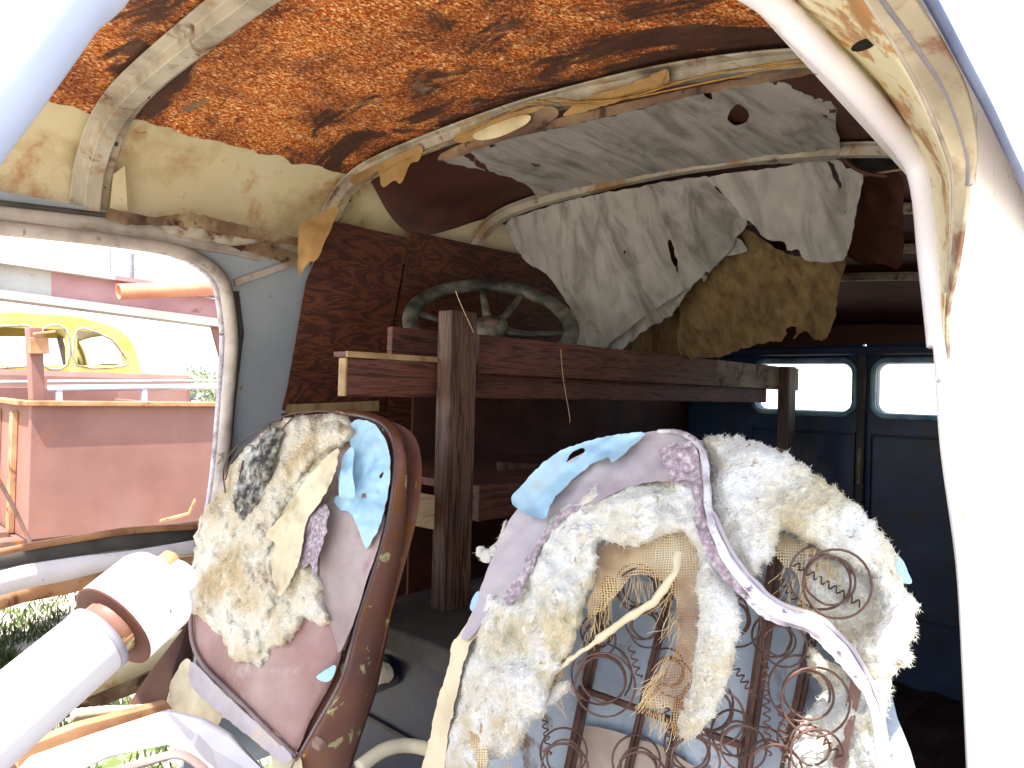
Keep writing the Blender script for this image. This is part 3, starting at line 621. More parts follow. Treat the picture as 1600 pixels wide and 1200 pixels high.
# flaking board edges that follow the second rib on both sides
vs('rib_edge_board', [(480, 372), (500, 322), (545, 272), (620, 234), (720, 190), (850, 150), (1000, 120), (1250, 78), (1252, 90), (1000, 132), (850, 164), (720, 206), (620, 250), (550, 290), (512, 335), (492, 376)], d2, m_rib, step=8, off=-.018, disp=.003, ns=20, jag=2)
vs('rib_edge_board', [(690, 240), (760, 210), (870, 185), (1000, 155), (1110, 132), (1255, 108), (1258, 118), (1110, 144), (960, 180), (800, 216), (700, 250)], d2, m_ribd, step=8, off=-.022, disp=.003, ns=20, jag=1.5)
for k, pl in enumerate(([(520, 330, .03), (600, 268, .034), (700, 222, .034), (840, 158, .036), (930, 160, .036), (1050, 130, .036), (1150, 108, .036), (1260, 100, .034)], [(840, 156, .04), (900, 164, .04), (990, 150, .04), (1100, 118, .04), (1255, 92, .036)], [(820, 163, .04), (960, 156, .04), (1060, 138, .038), (1258, 96, .034)])):
    q = [ray(a, b)*(d2(a, b)-c) for a, b, c in pl]
    MB().tube(smooth_path(q, 6), .0016, 6).build('roof_cable', m_wire, van, True)
dl = lambda o_: (lambda x, y: d2(x, y)-o_)
lampb = vs('dome_lamp', [(716, 216), (740, 196), (800, 172), (860, 166), (872, 180), (840, 200), (780, 222), (740, 226)], dl(.03), m_ribd, step=5, thick=.012, jag=.4, label='oblong cream interior lamp on the second rib')
s_ = sheet('lamp_lens', [(742, 208), (800, 184), (828, 180), (822, 194), (780, 214), (748, 219)], dl(.037), m_lamp, lampb, step=5, thick=.006, jag=.4, puff=.004, pr=8)
d3 = fit([(790, 345, dict(X=1.45)), (850, 322, dict(X=1.45)), (1000, 290, dict(X=1.45)), (1110, 276, dict(X=1.45)), (830, 410, dict(X=1.5)), (940, 550, dict(X=1.62)), (1060, 480, dict(X=1.68)), (1150, 380, dict(X=1.62)), (900, 450, dict(X=1.5))], True)
vs('torn_headlining', [(792, 348), (850, 325), (920, 306), (1000, 292), (1100, 276), (1125, 300), (1168, 345), (1150, 370), (1140, 392), (1090, 440), (1030, 478), (1000, 500), (960, 530), (935, 548), (905, 542), (898, 500), (880, 465), (855, 430), (825, 412), (805, 385)], d3, m_liner, off=.045, fold=(.011, R(70), 16, 26),
   holes=[[(1044, 375), (1050, 380), (1057, 405), (1060, 428), (1054, 415), (1046, 395)], [(974, 392), (978, 391), (978, 396), (975, 396)]], step=6, disp=.013, ns=7, jag=2.5, curl=.006, fine=.001, label='large grey headlining panel hanging from the third rib over the shelf')
vs('lining_hem', [(1148, 372), (1165, 392), (1130, 402), (1122, 420), (1108, 412), (1100, 440), (1090, 430), (1060, 480), (1040, 498), (1000, 520), (970, 548), (950, 552), (930, 545), (960, 520), (1010, 488), (1060, 455), (1110, 412)], d3, m_liner, off=.057, step=5, disp=.012, ns=22, jag=4.5, curl=.01)
vs('torn_headlining', [(1112, 276), (1200, 264), (1300, 248), (1322, 262), (1350, 266), (1340, 320), (1322, 400), (1300, 408), (1262, 408), (1248, 392), (1232, 392), (1222, 378), (1195, 372), (1180, 352), (1160, 338), (1130, 302)],
   fit([(1112, 276, dict(X=1.44)), (1300, 248, dict(X=1.46)), (1350, 266, dict(X=1.5)), (1262, 408, dict(X=1.6)), (1180, 352, dict(X=1.55)), (1322, 400, dict(X=1.62))]), m_liner, off=.045, fold=(.008, R(50), 26, 30), holes=[[(1292, 254), (1300, 254), (1312, 280), (1314, 296), (1306, 286)]], step=7, disp=.012, ns=9, jag=3, label='grey triangular headlining flap hanging beside the doorway post')
vs('kraft_board_panel', [(1150, 352), (1195, 378), (1240, 400), (1318, 402), (1312, 440), (1306, 480), (1296, 520), (1280, 532), (1258, 520), (1240, 530), (1232, 518), (1218, 535), (1190, 535), (1160, 545), (1140, 552), (1110, 560), (1062, 556), (1063, 490), (1062, 440), (1100, 410)],
   fit([(1150, 390, dict(X=1.72)), (1318, 402, dict(X=1.72)), (1296, 520, dict(X=1.86)), (1062, 556, dict(X=1.86))]), m_tan, holes=[[(1230, 515), (1240, 510), (1246, 520), (1236, 532)]], step=6, disp=.006, ns=9, fold=(.009, R(88), 22, 22), jag=5, curl=.006, label='brown board panel with a ragged lower edge hanging behind the headlining')
vs('kraft_board_panel', [(930, 540), (1000, 505), (1062, 470), (1064, 556), (1010, 556), (950, 552)], fit([(930, 540, dict(X=1.9)), (1062, 470, dict(X=1.9)), (1064, 556, dict(X=1.95))]), m_tan, step=8, disp=.01, jag=3)
vs('brown_black_flap', [(1335, 268), (1405, 270), (1412, 330), (1408, 415), (1380, 412), (1340, 410), (1322, 380)], fit([(1335, 268, dict(X=1.7)), (1405, 270, dict(X=1.7)), (1380, 412, dict(X=1.9))]), m_hard, step=9, disp=.008, jag=2)
vs('brown_black_flap', [(1308, 140), (1340, 150), (1400, 235), (1405, 262), (1345, 268), (1318, 250), (1304, 215)], fit([(1308, 140, dict(X=1.5)), (1405, 262, dict(X=1.6)), (1318, 250, dict(X=1.5))]), m_black, step=9, disp=.012, jag=2)  # plain near-black sheet above the brown flap
MB().tube(smooth_path([P(1309, 150, X=1.46), P(1306, 200, X=1.46), P(1312, 240, X=1.47), P(1345, 268, X=1.49), P(1385, 275, X=1.5)], 5), .004, 6).build('lining_hem_wire', m_hard, van, True)
MB().tube([P(1352, 274, X=1.5), P(1425, 262, X=1.52)], .0022, 6).build('roof_rod', m_rusto, van)

# ------------------------------------------------------------------ steering column (sunlit, lower left)
A_ = P(150, 1001, d=.46); B_ = P(10, 1120, d=.413); ax = (A_-B_).normalized()
colu = MB().cyl(A_-ax*.55, A_, .0226, 40).build('steering_column', m_col, van, True, label='thick chalky white steering column tube')
def along(t): return A_+ax*t
MB().tube([along(-.002), along(.003), along(.0035)], [.0232, .0232, .018], 32).build('column_end_ring', m_seal, colu, True)
MB().cyl(along(.0), along(.03), .019, 20).lumps(.001, 80).build('column_shaft', m_shell, colu, True)
for k in range(3):
    a = k*2.1+.4; sd = ax.orthogonal().normalized(); s2 = ax.cross(sd); o_ = sd*math.cos(a)*.016+s2*math.sin(a)*.016
    MB().cyl(along(.002)+o_, along(.024)+o_, .0035, 8).build('column_screw', m_rusto, colu, True)
o2 = ax.cross(Vector((0, 0, 1))).normalized()*-.008
hub = MB().tube([along(.0125), along(.015), along(.046), along(.052), along(.054)], [.029, .0305, .0305, .028, .018], 40).build('column_hub', m_col, colu, True, label='white cylindrical hub at the top of the column')
MB().tube([along(.0121), along(.0123), along(.0131)], [.029, .0306, .0306], 40).build('hub_rim', m_hard, hub, True)
MB().tube([along(.052)-o2, along(.066)-o2, along(.068)-o2], [.0125, .012, .009], 20).build('hub_cap', m_col, hub, True)
o_ = ax.cross(Vector((0, 0, 1))).normalized()*-.012
MB().tube([along(.045)+Vector((0, 0, .012)), along(.061)+Vector((0, 0, .012)), along(.064)+Vector((0, 0, .012))], [.0075, .0075, .004], 14).build('hub_bolt', m_rusto, hub, True)

# ------------------------------------------------------------------ shelf along the far wall
shelf = thing('wooden_shelf', 'dark red-brown wooden shelf rack built along the far van wall behind the seats', 'shelf', (1.7, 1.3, -.97))
def sb(name, x0, x1, y0, y1, z0, z1, mat, bev=.002, **k): return MB().box((x0, y0, z0), (x1, y1, z1)).build(name, mat, shelf, bevel=bev, **k)
fa, fb = P(744, 553, Y=1.10), Vector((2.64, 1.10, .066)); fm = fa.lerp(fb, .62)
MB().beam(fa, fm, .02, .08).build('front_board', m_shelf, shelf, bevel=.002)
MB().beam(fm, fb, .02, .08).build('front_board', M('weathered_pale_board', [(.3, '4e3830'), (.5, '8a7a68'), (.7, 'a89c86')], 7, spots=[('4a2c24', 11, .52, .62)], stretch=(1, 3, 6)), shelf, bevel=.002, label='paler weathered far end of the long front board')
sb('front_board', .745, 2.45, 1.122, 1.14, -.02, .048, m_shelf)
sb('board_end', .741, .747, 1.12, 1.142, -.02, .049, m_edge)
MB().box((.742, 1.12, .0505), (.955, 1.16, .0605)).box((.956, 1.12, .0505), (2.5, 1.32, .0605)).build('shelf_top', m_shelf, shelf, bevel=.001)
sb('shelf_edge', .741, .955, 1.1135, 1.1195, .050, .061, m_edge, .001)
sb('back_board', .955, 1.3, 1.27, 1.288, .0615, .128, m_shelf)
pt, pb = P(716, 487, Y=1.085), P(703, 985, Y=1.085)
pb2 = pt+(pb-pt)*1.25
MB().beam(pt, pb2, .07, .04, up=(0, 1, 0)).build('post', m_post, shelf, bevel=.003)
MB().beam(P(1230, 573, Y=1.075), P(1228, 760, Y=1.075)*1.0+Vector((0, 0, -.5)), .06, .04, up=(0, 1, 0)).build('post', m_post, shelf, bevel=.003)
sb('shelf_board', 1.08, 2.6, 1.11, 1.60, -.222, -.204, m_shelf)
sb('shelf_rail', 1.06, 2.6, 1.098, 1.118, -.275, -.2, m_shelf)
plz = [P(600, 760, Y=1.10), P(690, 776, Y=1.10), P(690, 830, Y=1.10), P(600, 812, Y=1.10)]
MB().slab(plz, (0, .02, 0)).build('pale_rail', m_pale, shelf, bevel=.0015, label='pale raw pine rail left of the post')
pb_ = [P(784, 722, Y=1.3), P(850, 726, Y=1.3), P(850, 758, Y=1.3), P(784, 757, Y=1.3)]
MB().slab(pb_, (0, .02, 0)).build('stop_block', m_post, shelf, bevel=.001)
sb('lower_rail', 1.0, 2.6, 1.12, 1.14, -.56, -.5, m_shelf)
sb('back_panel', 1.28, 2.75, 1.598, 1.606, -.95, -.0, m_hard)
MB().beam(P(680, 940, Y=1.12), P(680, 1010, Y=1.12), .02, .03, up=(0, 1, 0)).build('post_block', m_post, shelf)
# old steering wheel lying on the shelf
wc = P(768, 503, Y=1.30); vdir = wc.normalized(); wn = (-vdir*.54+Vector((0, 0, 1))*.84+r0*.05).normalized()
wheel = thing('old_steering_wheel', 'dusty black three-spoked steering wheel lying tilted on top of the wooden shelf', 'steering wheel', tuple(wc))
wa = (r0-wn*r0.dot(wn)).normalized(); wb = wn.cross(wa)
def wp(r_, a, h=0): return wc+wa*(r_*math.cos(a))+wb*(r_*math.sin(a))+wn*h
MB().tube([wp(.20, k/72*math.tau, .0+.001*math.sin(k)) for k in range(72)], .020, 14, closed=True, flat=.8, up=tuple(wn)).build('wheel_rim', m_wheel, wheel, True)
for a in (R(175), R(100), R(66), R(-6)):
    MB().tube([wp(.03, a, -.02), wp(.09, a, -.022), wp(.15, a, -.01), wp(.195, a, 0)], [.015, .011, .009, .009], 10, flat=.7, up=tuple(wn)).build('wheel_spoke', m_wheel, wheel, True)
MB().tube([wp(0, 0, -.035), wp(0, 0, -.03), wp(0, 0, -.005), wp(0, 0, .0)], [.03, .045, .042, .03], 28).build('wheel_hub', m_wheel, wheel, True)
MB().tube([wp(0, 0, -.001), wp(0, 0, .004)], [.02, .017], 20).build('horn_ring', m_rustm, wheel, True)
tag(MB().tube(smooth_path([P(712, 455, Y=1.06), P(722, 480, Y=1.06), P(738, 515, Y=1.06), P(742, 528, Y=1.09)], 5), .0009, 5).build('hanging_string', m_pale), 'thin frayed string hanging over the tall shelf post', 'string')
tag(MB().tube(smooth_path([P(876, 545, Y=1.07), P(880, 590, Y=1.07), P(890, 650, Y=1.08), P(890, 660, Y=1.08)], 5), .0009, 5).build('hanging_string', m_pale), 'thin string dangling below the long front board of the shelf', 'string')
# dark steel box behind the far seat
bx = thing('steel_box', 'dark blue steel box with a torn hole showing white filling, standing between the seats', 'box', (.98, 1.0, -.975))
MB().box((.825, .80, -.97), (1.2, 1.2, -.44)).build('box_body', M('navy_box_paint', [(.3, '141a26'), (.6, '222c3e'), (.8, '38465a')], 5, rough=.4, spots=[('3a2e2a', 9, .58, .7)]), bx, bevel=.006)
MB().box((.812, .79, -.475), (1.21, 1.21, -.43)).build('box_lid', m_dkgrey, bx, bevel=.005)
MB().box((.818, .80, -.62), (.8245, 1.2, -.612)).build('box_seam', m_dkgrey, bx, bevel=.002)
def dX(X): return lambda px, py: X/ray(px, py).x
sheet('torn_hole', [(575, 1035), (600, 1025), (620, 1045), (622, 1065), (600, 1078), (575, 1082)], dX(.818), m_black, bx, step=5, jag=2, thick=.002)
sheet('white_filling', [(582, 1042), (600, 1033), (615, 1048), (612, 1062), (598, 1068), (583, 1070)], dX(.81), m_wool, bx, step=4, jag=2, thick=.004, puff=.01, pr=10, disp=.004, ns=60)
tag(MB().tube(smooth_path([P(560, 1200, Y=.93), P(600, 1172, Y=.93), P(640, 1165, Y=.92), P(690, 1180, Y=.88), P(760, 1230, Y=.85)], 6), .011, 12).build('rubber_hose', m_cloth, None, True), 'pale dusty hose curving over the floor between the two seats', 'hose')

# ------------------------------------------------------------------ passenger seat (further one)
ps = thing('passenger_seat', 'further bucket seat with brown rusted shell, torn blue vinyl and tan stuffing spilling out', 'car seat', (.75, 1.18, -.97))
dP = fit([(365, 700, dict(Y=1.4)), (300, 1000, dict(Y=1.4)), (310, 850, dict(Y=1.4)), (470, 1180, dict(Y=.955)), (605, 800, dict(Y=.965)), (560, 960, dict(Y=.96)), (612, 705, dict(Y=.965)), (520, 648, dict(Y=1.1))])
def oP(o_): return lambda x, y: dP(x, y)+o_
face = [(458, 1190), (400, 1132), (342, 1070), (302, 1025), (296, 960), (302, 880), (320, 800), (347, 740), (382, 692), (430, 658), (500, 646), (560, 652), (600, 672), (614, 712), (610, 780), (596, 840), (576, 905), (556, 970), (531, 1060), (492, 1132)]
fl3 = smooth_path([ray(a, b)*dP(a, b) for a, b in face], 3, closed=True)
n = len(fl3); bo = [p+Vector((.055+.03*max(0, -p.z), 0, -.005)) for p in fl3]
m = MB(); m.add([p+Vector((.012, 0, 0)) for p in fl3]+bo, [tuple(range(n)), tuple(range(2*n-1, n-1, -1))]); m.build('seat_back_pan', m_shell, ps)
fe = [(520, 648), (562, 650), (600, 666), (616, 704), (613, 765), (600, 835), (579, 905), (558, 970), (534, 1060), (494, 1134), (462, 1190), (436, 1240)]
re_ = [(525, 640), (570, 644), (612, 660), (630, 704), (634, 775), (628, 860), (613, 960), (592, 1060), (573, 1115), (552, 1175), (535, 1235)]
re_ = [(525, 642), (572, 645), (612, 662), (629, 705), (634, 772), (630, 850), (617, 925), (603, 1000), (588, 1075), (570, 1130), (552, 1185), (536, 1240)]
FE = smooth_path([ray(a, b)*(dP(a, b)-.004) for a, b in fe], 5); RE = smooth_path([P(a, b, Y=.97 if b > 690 else .97+(690-b)*.003) for a, b in re_], 5)
m = MB(); nn = 10
for a, b in zip(FE, RE):
    for j in range(nn+1):
        t = j/nn; m.v.append(a.lerp(b, t)+Vector((0, -.014*math.sin(math.pi*t), 0)))
for i in range(len(FE)-1):
    for j in range(nn): m.f.append((i*(nn+1)+j, i*(nn+1)+j+1, (i+1)*(nn+1)+j+1, (i+1)*(nn+1)+j))
m.build('seat_side', m_shell, ps, True, solid=.003, label='brown side of the seat shell with orange rust and flaked green paint')
MB().tube(FE, .0028, 8).build('shell_bead', m_shelltop, ps, True)
q = P(500, 1163, Y=.945); MB().tube([q+Vector((0, .01, 0)), q+Vector((0, -.008, 0)), q+Vector((0, -.01, 0))], [.009, .009, .006], 6).build('shell_bolt', m_rustm, ps)
def pv(name, poly, off, mat, **k): return sheet(name, poly, oP(off), mat, ps, **k)
pv('face_vinyl', [(455, 1180), (400, 1125), (345, 1065), (306, 1020), (300, 955), (306, 880), (324, 805), (350, 745), (385, 700), (430, 668), (500, 656), (556, 660), (592, 680), (604, 715), (600, 780), (585, 845), (566, 905), (548, 965), (524, 1052), (485, 1125)], -.004, m_vinylred, step=7, thick=.006, puff=.018, pr=45, disp=.004, ns=14, jag=.5, label='red-brown grained vinyl of the seat face')
pv('grey_vinyl_panel', [(505, 800), (530, 770), (565, 800), (600, 800), (592, 850), (575, 900), (560, 950), (548, 985), (530, 1020), (524, 1000), (512, 965), (500, 940), (500, 890)], -.026, m_vinyl, step=6, thick=.003, disp=.003, ns=18, jag=1)
pv('vinyl_fray', [(560, 800), (572, 850), (560, 900), (545, 960), (533, 1010), (540, 1012), (553, 965), (568, 905), (580, 855), (572, 810)], -.022, m_shelltop, step=5, jag=1.5)
pv('cotton_stuffing', [(520, 642), (552, 660), (552, 685), (528, 712), (505, 780), (492, 850), (498, 880), (506, 925), (512, 962), (520, 975), (495, 978), (478, 968), (455, 1000), (428, 1015), (414, 1045), (404, 1048), (390, 1032), (362, 1030), (345, 998), (322, 975), (300, 955), (294, 925), (302, 870), (306, 830), (325, 790), (350, 758), (358, 730), (395, 692), (430, 664), (470, 650), (495, 652)],
   -.02, m_woolt, step=4, thick=.012, puff=.028, pr=40, disp=.02, ns=16, jag=6, fib=4500, flen=.012, fine=.003)
pv('cotton_stuffing', [(445, 712), (480, 685), (520, 655), (552, 672), (545, 690), (505, 715), (470, 748), (448, 790), (428, 850), (425, 880), (438, 920), (415, 965), (380, 945), (356, 900), (362, 850), (385, 800), (405, 770)], -.04, m_woolt, step=4, thick=.01, puff=.035, pr=30, disp=.016, ns=22, jag=5, fib=2500, flen=.01, fine=.003, label='thick roll of tan cotton stuffing')
pv('charred_stuffing', [(378, 728), (402, 692), (424, 668), (440, 676), (430, 705), (420, 740), (408, 780), (388, 812), (368, 800), (366, 765)], -.055, m_char, step=4, thick=.006, puff=.02, pr=20, disp=.018, ns=30, jag=6, fib=1500, flen=.01, label='blackened charred stuffing at the top left of the seat')
pv('cream_cloth', [(528, 702), (522, 740), (500, 785), (480, 812), (474, 846), (466, 880), (440, 930), (428, 915), (424, 880), (430, 850), (416, 836), (450, 792), (480, 745), (508, 716)], -.07, m_cloth, step=4, thick=.002, disp=.016, ns=16, jag=2.5, curl=.008, fold=(.006, R(125), 14, 12))
pv('mauve_cloth', [(512, 788), (508, 835), (496, 878), (490, 902), (484, 882), (470, 886), (466, 835), (478, 815)], -.06, m_mauve, step=4, thick=.002, disp=.005, jag=3)
pv('blue_vinyl', [(545, 668), (562, 655), (590, 668), (607, 700), (609, 745), (600, 800), (592, 825), (574, 855), (565, 842), (556, 820), (546, 800), (532, 796), (522, 780), (534, 768), (528, 740), (548, 710)], -.03, m_bvinyl, holes=[[(592, 744), (598, 738), (598, 742), (594, 748)]], step=4, thick=.002, disp=.014, ns=16, jag=2, curl=.008, label='torn sky blue vinyl cover on the seat top corner')
pv('blue_vinyl', [(534, 720), (546, 700), (553, 705), (551, 740), (554, 776), (530, 774)], -.055, m_bvinyl, step=4, thick=.002, disp=.006, jag=1, curl=.01)
pv('blue_vinyl', [(495, 1056), (512, 1044), (524, 1040), (520, 1058), (510, 1066), (498, 1062)], -.03, m_bvinyl, step=4, thick=.002, disp=.004, jag=1)
cl = [ray(a, b)*(dP(a, b)-.02) for a, b in [(298, 950), (300, 1000), (318, 1040), (360, 1082), (410, 1132), (462, 1182)]]
MB().tube(smooth_path(cl, 6), .004, 8).build('seat_piping', m_shelltop, ps, True)
pv('torn_underside', [(292, 1030), (320, 1055), (360, 1085), (410, 1128), (462, 1172), (470, 1210), (432, 1215), (420, 1175), (395, 1150), (370, 1128), (345, 1122), (334, 1150), (318, 1142), (300, 1120), (285, 1128), (256, 1108), (262, 1070), (282, 1040)], -.012, m_cloth, step=5, thick=.003, disp=.018, ns=16, jag=3, label='torn cream cloth hanging under the seat back')
pv('grey_underside', [(300, 1034), (345, 1078), (400, 1128), (455, 1180), (440, 1190), (400, 1160), (350, 1120), (310, 1085), (296, 1060)], -.026, m_vinylg, step=5, thick=.003, disp=.01, ns=20, jag=2)
for pl in ([(352, 770), (350, 730), (372, 695), (420, 662), (455, 647), (500, 642), (530, 648)], [(352, 750), (362, 720), (385, 696), (400, 705), (402, 740)], [(422, 660), (423, 690), (424, 720)], [(440, 672), (460, 652), (500, 642), (545, 650)], [(372, 760), (380, 720), (375, 790), (390, 810)]):
    MB().tube(smooth_path([ray(a, b)*(dP(a, b)-.05) for a, b in pl], 6), .0014, 6).build('spring_wire', m_spring, ps, True)
# seat base: frame rails and struts in the sun
def YY(px, py, y): return P(px, py, Y=y)
MB().slab([YY(185, 1122, 1.32), YY(240, 1042, 1.36), YY(294, 972, 1.4), YY(299, 1035, 1.39), YY(268, 1060, 1.36), YY(256, 1106, 1.34)], (.004, .004, 0)).build('hinge_strut', m_rustm, ps, bevel=.001)
MB().slab([YY(20, 1175, 1.25), YY(120, 1135, 1.25), YY(262, 1098, 1.25), YY(272, 1112, 1.25), YY(140, 1158, 1.25), YY(30, 1205, 1.25)], (0, .02, 0)).build('base_rail', m_rusto, ps, bevel=.002)
MB().slab([YY(40, 1188, 1.2), YY(140, 1152, 1.2), YY(262, 1112, 1.2), YY(318, 1125, 1.16), YY(360, 1150, 1.12), YY(420, 1215, 1.04), YY(470, 1290, .98), YY(380, 1290, .98), YY(345, 1235, 1.04), YY(300, 1180, 1.1), YY(262, 1164, 1.14), YY(170, 1185, 1.14), YY(60, 1235, 1.14), YY(-20, 1260, 1.14)], (.01, .02, -.004)).build('base_frame', m_col, ps, bevel=.004, label='sunlit white sheet-metal base frame curving under the seat')
MB().tube(smooth_path([YY(150, 1215, 1.1), YY(230, 1190, 1.1), YY(285, 1180, 1.08), YY(330, 1215, 1.05), YY(360, 1270, 1.0)], 6), .010, 10, flat=.5).build('base_frame', m_shelltop, ps, True)
MB().box((.3, .97, -.97), (.36, 1.03, -.62)).box((.3, 1.38, -.97), (.36, 1.43, -.62)).build('base_leg', m_rustm, ps)
tag(MB().tube(smooth_path([YY(112, 1117, 1.3), YY(160, 1112, 1.3), YY(210, 1110, 1.31), YY(258, 1104, 1.33)], 8), [.0085+.001*(i % 2) for i in range(25)], 12).build('ribbed_hose', m_cloth, None, True), 'short ribbed cream hose lying beside the far seat base', 'hose')
wallstrip([(60, 1092), (150, 1050), (290, 985)], [(70, 1112), (160, 1076), (290, 1018)], .03, m_cream, 'door_sill', th=.02)
wallstrip([(60, 1110), (150, 1080), (290, 1022)], [(70, 1128), (160, 1098), (290, 1050)], .0, m_ribd, 'door_sill_step', th=.02)

# ------------------------------------------------------------------ driver's seat (nearest)
ds_ = thing('driver_seat', 'nearest bucket seat, gutted, with coil springs, burlap and white cotton stuffing exposed', 'car seat', (.85, .5, -.97))
dS = fit([(800, 760, dict(Y=.74)), (740, 900, dict(Y=.745)), (690, 1060, dict(Y=.745)), (660, 1190, dict(Y=.74)), (930, 690, dict(Y=.60)), (1050, 672, dict(Y=.475)), (1100, 700, dict(Y=.44)),
          (1150, 870, dict(Y=.35)), (1250, 965, dict(Y=.285)), (1330, 1060, dict(Y=.24)), (1380, 1190, dict(Y=.212)), (950, 950, dict(Y=.5)), (950, 1150, dict(Y=.48)),
          (1430, 950, dict(Y=.215)), (1370, 800, dict(Y=.245)), (1250, 720, dict(Y=.33)), (1400, 1060, dict(Y=.22))], True)
def oS(o_): return lambda x, y: dS(x, y)+o_
def sv(name, poly, off, mat, **k): return sheet(name, poly, oS(off), mat, ds_, **k)
# back pan
def dB(o_=0): return lambda px, py: (.845+o_)/(ray(px, py).x-.16*ray(px, py).z)
pan = [(700, 1300), (722, 1100), (765, 930), (815, 790), (880, 725), (960, 692), (1050, 684), (1150, 700), (1250, 745), (1330, 810), (1375, 880), (1392, 960), (1392, 1080), (1385, 1300)]
sheet('seat_back_pan', pan, dB(), m_backp, ds_, step=16, thick=.01, disp=.004, ns=8, jag=0, label='blue-grey painted steel back panel behind the springs')
for a, b, w_ in (((952, 900), (884, 1230), .016), ((1052, 900), (975, 1230), .011), ((1214, 860), (1160, 1230), .016), ((1275, 960), (1222, 1230), .012), ((1060, 1090), (1040, 1230), .008)):
    p, q_ = [ray(*c)*(dB()(*c)-.018) for c in (a, b)]
    m = MB().beam(p, q_, w_, .004, up=(1, 0, 0)).beam(p+Vector((-.004, 0, 0)), q_+Vector((-.004, 0, 0)), w_*.35, .004, up=(1, 0, 0)).build('pan_rib', m_spring, ds_, bevel=.001)
p, q_ = [ray(*c)*(dB()(*c)-.03) for c in ((905, 1075), (1160, 1165))]; MB().beam(p, q_, .007, .007).build('cross_bar', m_spring, ds_, bevel=.001)
sheet('cross_strap', [(895, 1128), (960, 1142), (1030, 1165), (1090, 1200), (1070, 1230), (890, 1230)], dB(-.012), M('pale_rusted_strap', [(.3, '8a7468'), (.6, 'a8988c'), (.8, 'b4aaa2')], 9, spots=[('8a5c44', 12, .56, .68)]), ds_, step=9, jag=2, thick=.003, sm=False)
p, q_ = [ray(*c)*(dS(*c)+.02) for c in ((1342, 1050), (1310, 1200))]; MB().beam(p, q_, .011, .003, up=(1, 0, 0)).build('spring_strap', m_rustm, ds_, bevel=.001)
# coil springs, one object each
def coil(px, py, rr, off, turns=3.5, ln=.06, name='coil_spring', ax_=(.72, .62, -.1), waist=.55, wr=.0012):
    c = ray(px, py)*(dS(px, py)+off); a = Vector(ax_).normalized(); u = a.orthogonal().normalized(); v = a.cross(u); r_ = rr/FPX*dS(px, py); pts = []
    N_ = int(turns*26)
    for k in range(N_+1):
        t = k/N_; an = t*turns*math.tau; ra = r_*(waist+(1-waist)*abs(2*t-1)**.8)
        pts.append(c+a*(ln*(t-.15))+(u*math.cos(an)+v*math.sin(an))*ra)
    return MB().tube(pts, wr, 6).build(name, m_spring, ds_, True)
for c in ((942, 1072, 54, .0), (880, 1200, 42, .005), (1118, 1122, 48, .01), (1272, 1098, 58, -.002), (1306, 915, 56, -.03), (1150, 975, 42, .02), (1000, 925, 40, .03), (1085, 1190, 42, .0), (1010, 985, 32, .03), (1210, 1205, 46, .01), (1000, 1215, 44, .01), (1225, 1010, 38, .02), (1160, 1170, 40, .015), (935, 1000, 30, .03), (1275, 1180, 44, .0), (1050, 1060, 34, .03)):
    coil(*c)
def helix(a, b, rr, turns, off):
    A1, B1 = [ray(*c)*(dS(*c)+off) for c in (a, b)]; t_ = (B1-A1).normalized(); u = t_.orthogonal().normalized(); v = t_.cross(u); pts = []
    for k in range(turns*10+1):
        an = k/10*math.tau; pts.append(A1.lerp(B1, k/(turns*10))+(u*math.cos(an)+v*math.sin(an))*rr)
    return MB().tube(pts, .0009, 5).build('link_spring', m_spring, ds_, True)
for a, b, t_ in (((1215, 900), (1260, 960), 6), ((1240, 880), (1345, 945), 9), ((1195, 1020), (1200, 1180), 12), ((1140, 1030), (1180, 1090), 6), ((1260, 1130), (1320, 1190), 6), ((850, 1120), (858, 1180), 5), ((1040, 1100), (1050, 1180), 7), ((985, 1010), (1000, 1060), 4), ((1220, 1100), (1230, 1190), 7), ((870, 1010), (862, 1080), 5)):
    helix(a, b, .0032, t_, .01)
# recess burlap and stuffing on the right-hand side
sv('inner_stuffing', [(1262, 868), (1320, 870), (1362, 900), (1380, 940), (1372, 985), (1330, 1010), (1290, 1010), (1262, 985), (1250, 930)], .035, m_wool, step=4, thick=.01, puff=.02, pr=30, disp=.012, jag=4, fib=700, fine=.002)
sv('inner_stuffing', [(1262, 1010), (1300, 1035), (1345, 1060), (1375, 1110), (1385, 1215), (1236, 1215), (1238, 1160), (1258, 1120), (1285, 1080), (1266, 1050)], .04, m_wool, step=4, thick=.01, puff=.02, pr=30, disp=.014, jag=4, fib=1500, fine=.002)
sv('burlap', [(1215, 832), (1262, 850), (1305, 880), (1300, 915), (1280, 955), (1262, 940), (1245, 900), (1225, 885), (1208, 860)], .022, m_burlap, step=5, thick=.001, disp=.01, jag=5, label='brown burlap scrap inside the right of the seat')
# stuffing
big = [(1092, 745), (1040, 730), (995, 738), (945, 748), (895, 768), (852, 808), (818, 852), (785, 905), (758, 928), (738, 965), (728, 1015), (712, 1080), (690, 1150), (668, 1220), (745, 1225), (760, 1190), (785, 1185), (805, 1178), (820, 1145), (850, 1115), (856, 1085), (872, 1048), (892, 1015), (910, 965), (928, 905), (932, 860), (940, 842), (975, 852), (1010, 848), (1040, 836), (1068, 834), (1085, 855), (1096, 885), (1120, 880), (1110, 830)]
sv('cotton_stuffing', big, -.006, m_wool, step=4, thick=.012, puff=.030, pr=50, disp=.022, ns=15, jag=5, fib=9000, flen=.011, fine=.0035, label='broad arch of off-white cotton stuffing on the left of the seat')
sv('cotton_stuffing', [(892, 1066), (884, 1085), (862, 1100), (846, 1112), (850, 1090), (872, 1068)], -.0, m_wool, step=4, thick=.008, puff=.012, pr=12, disp=.006, jag=3, fib=150)
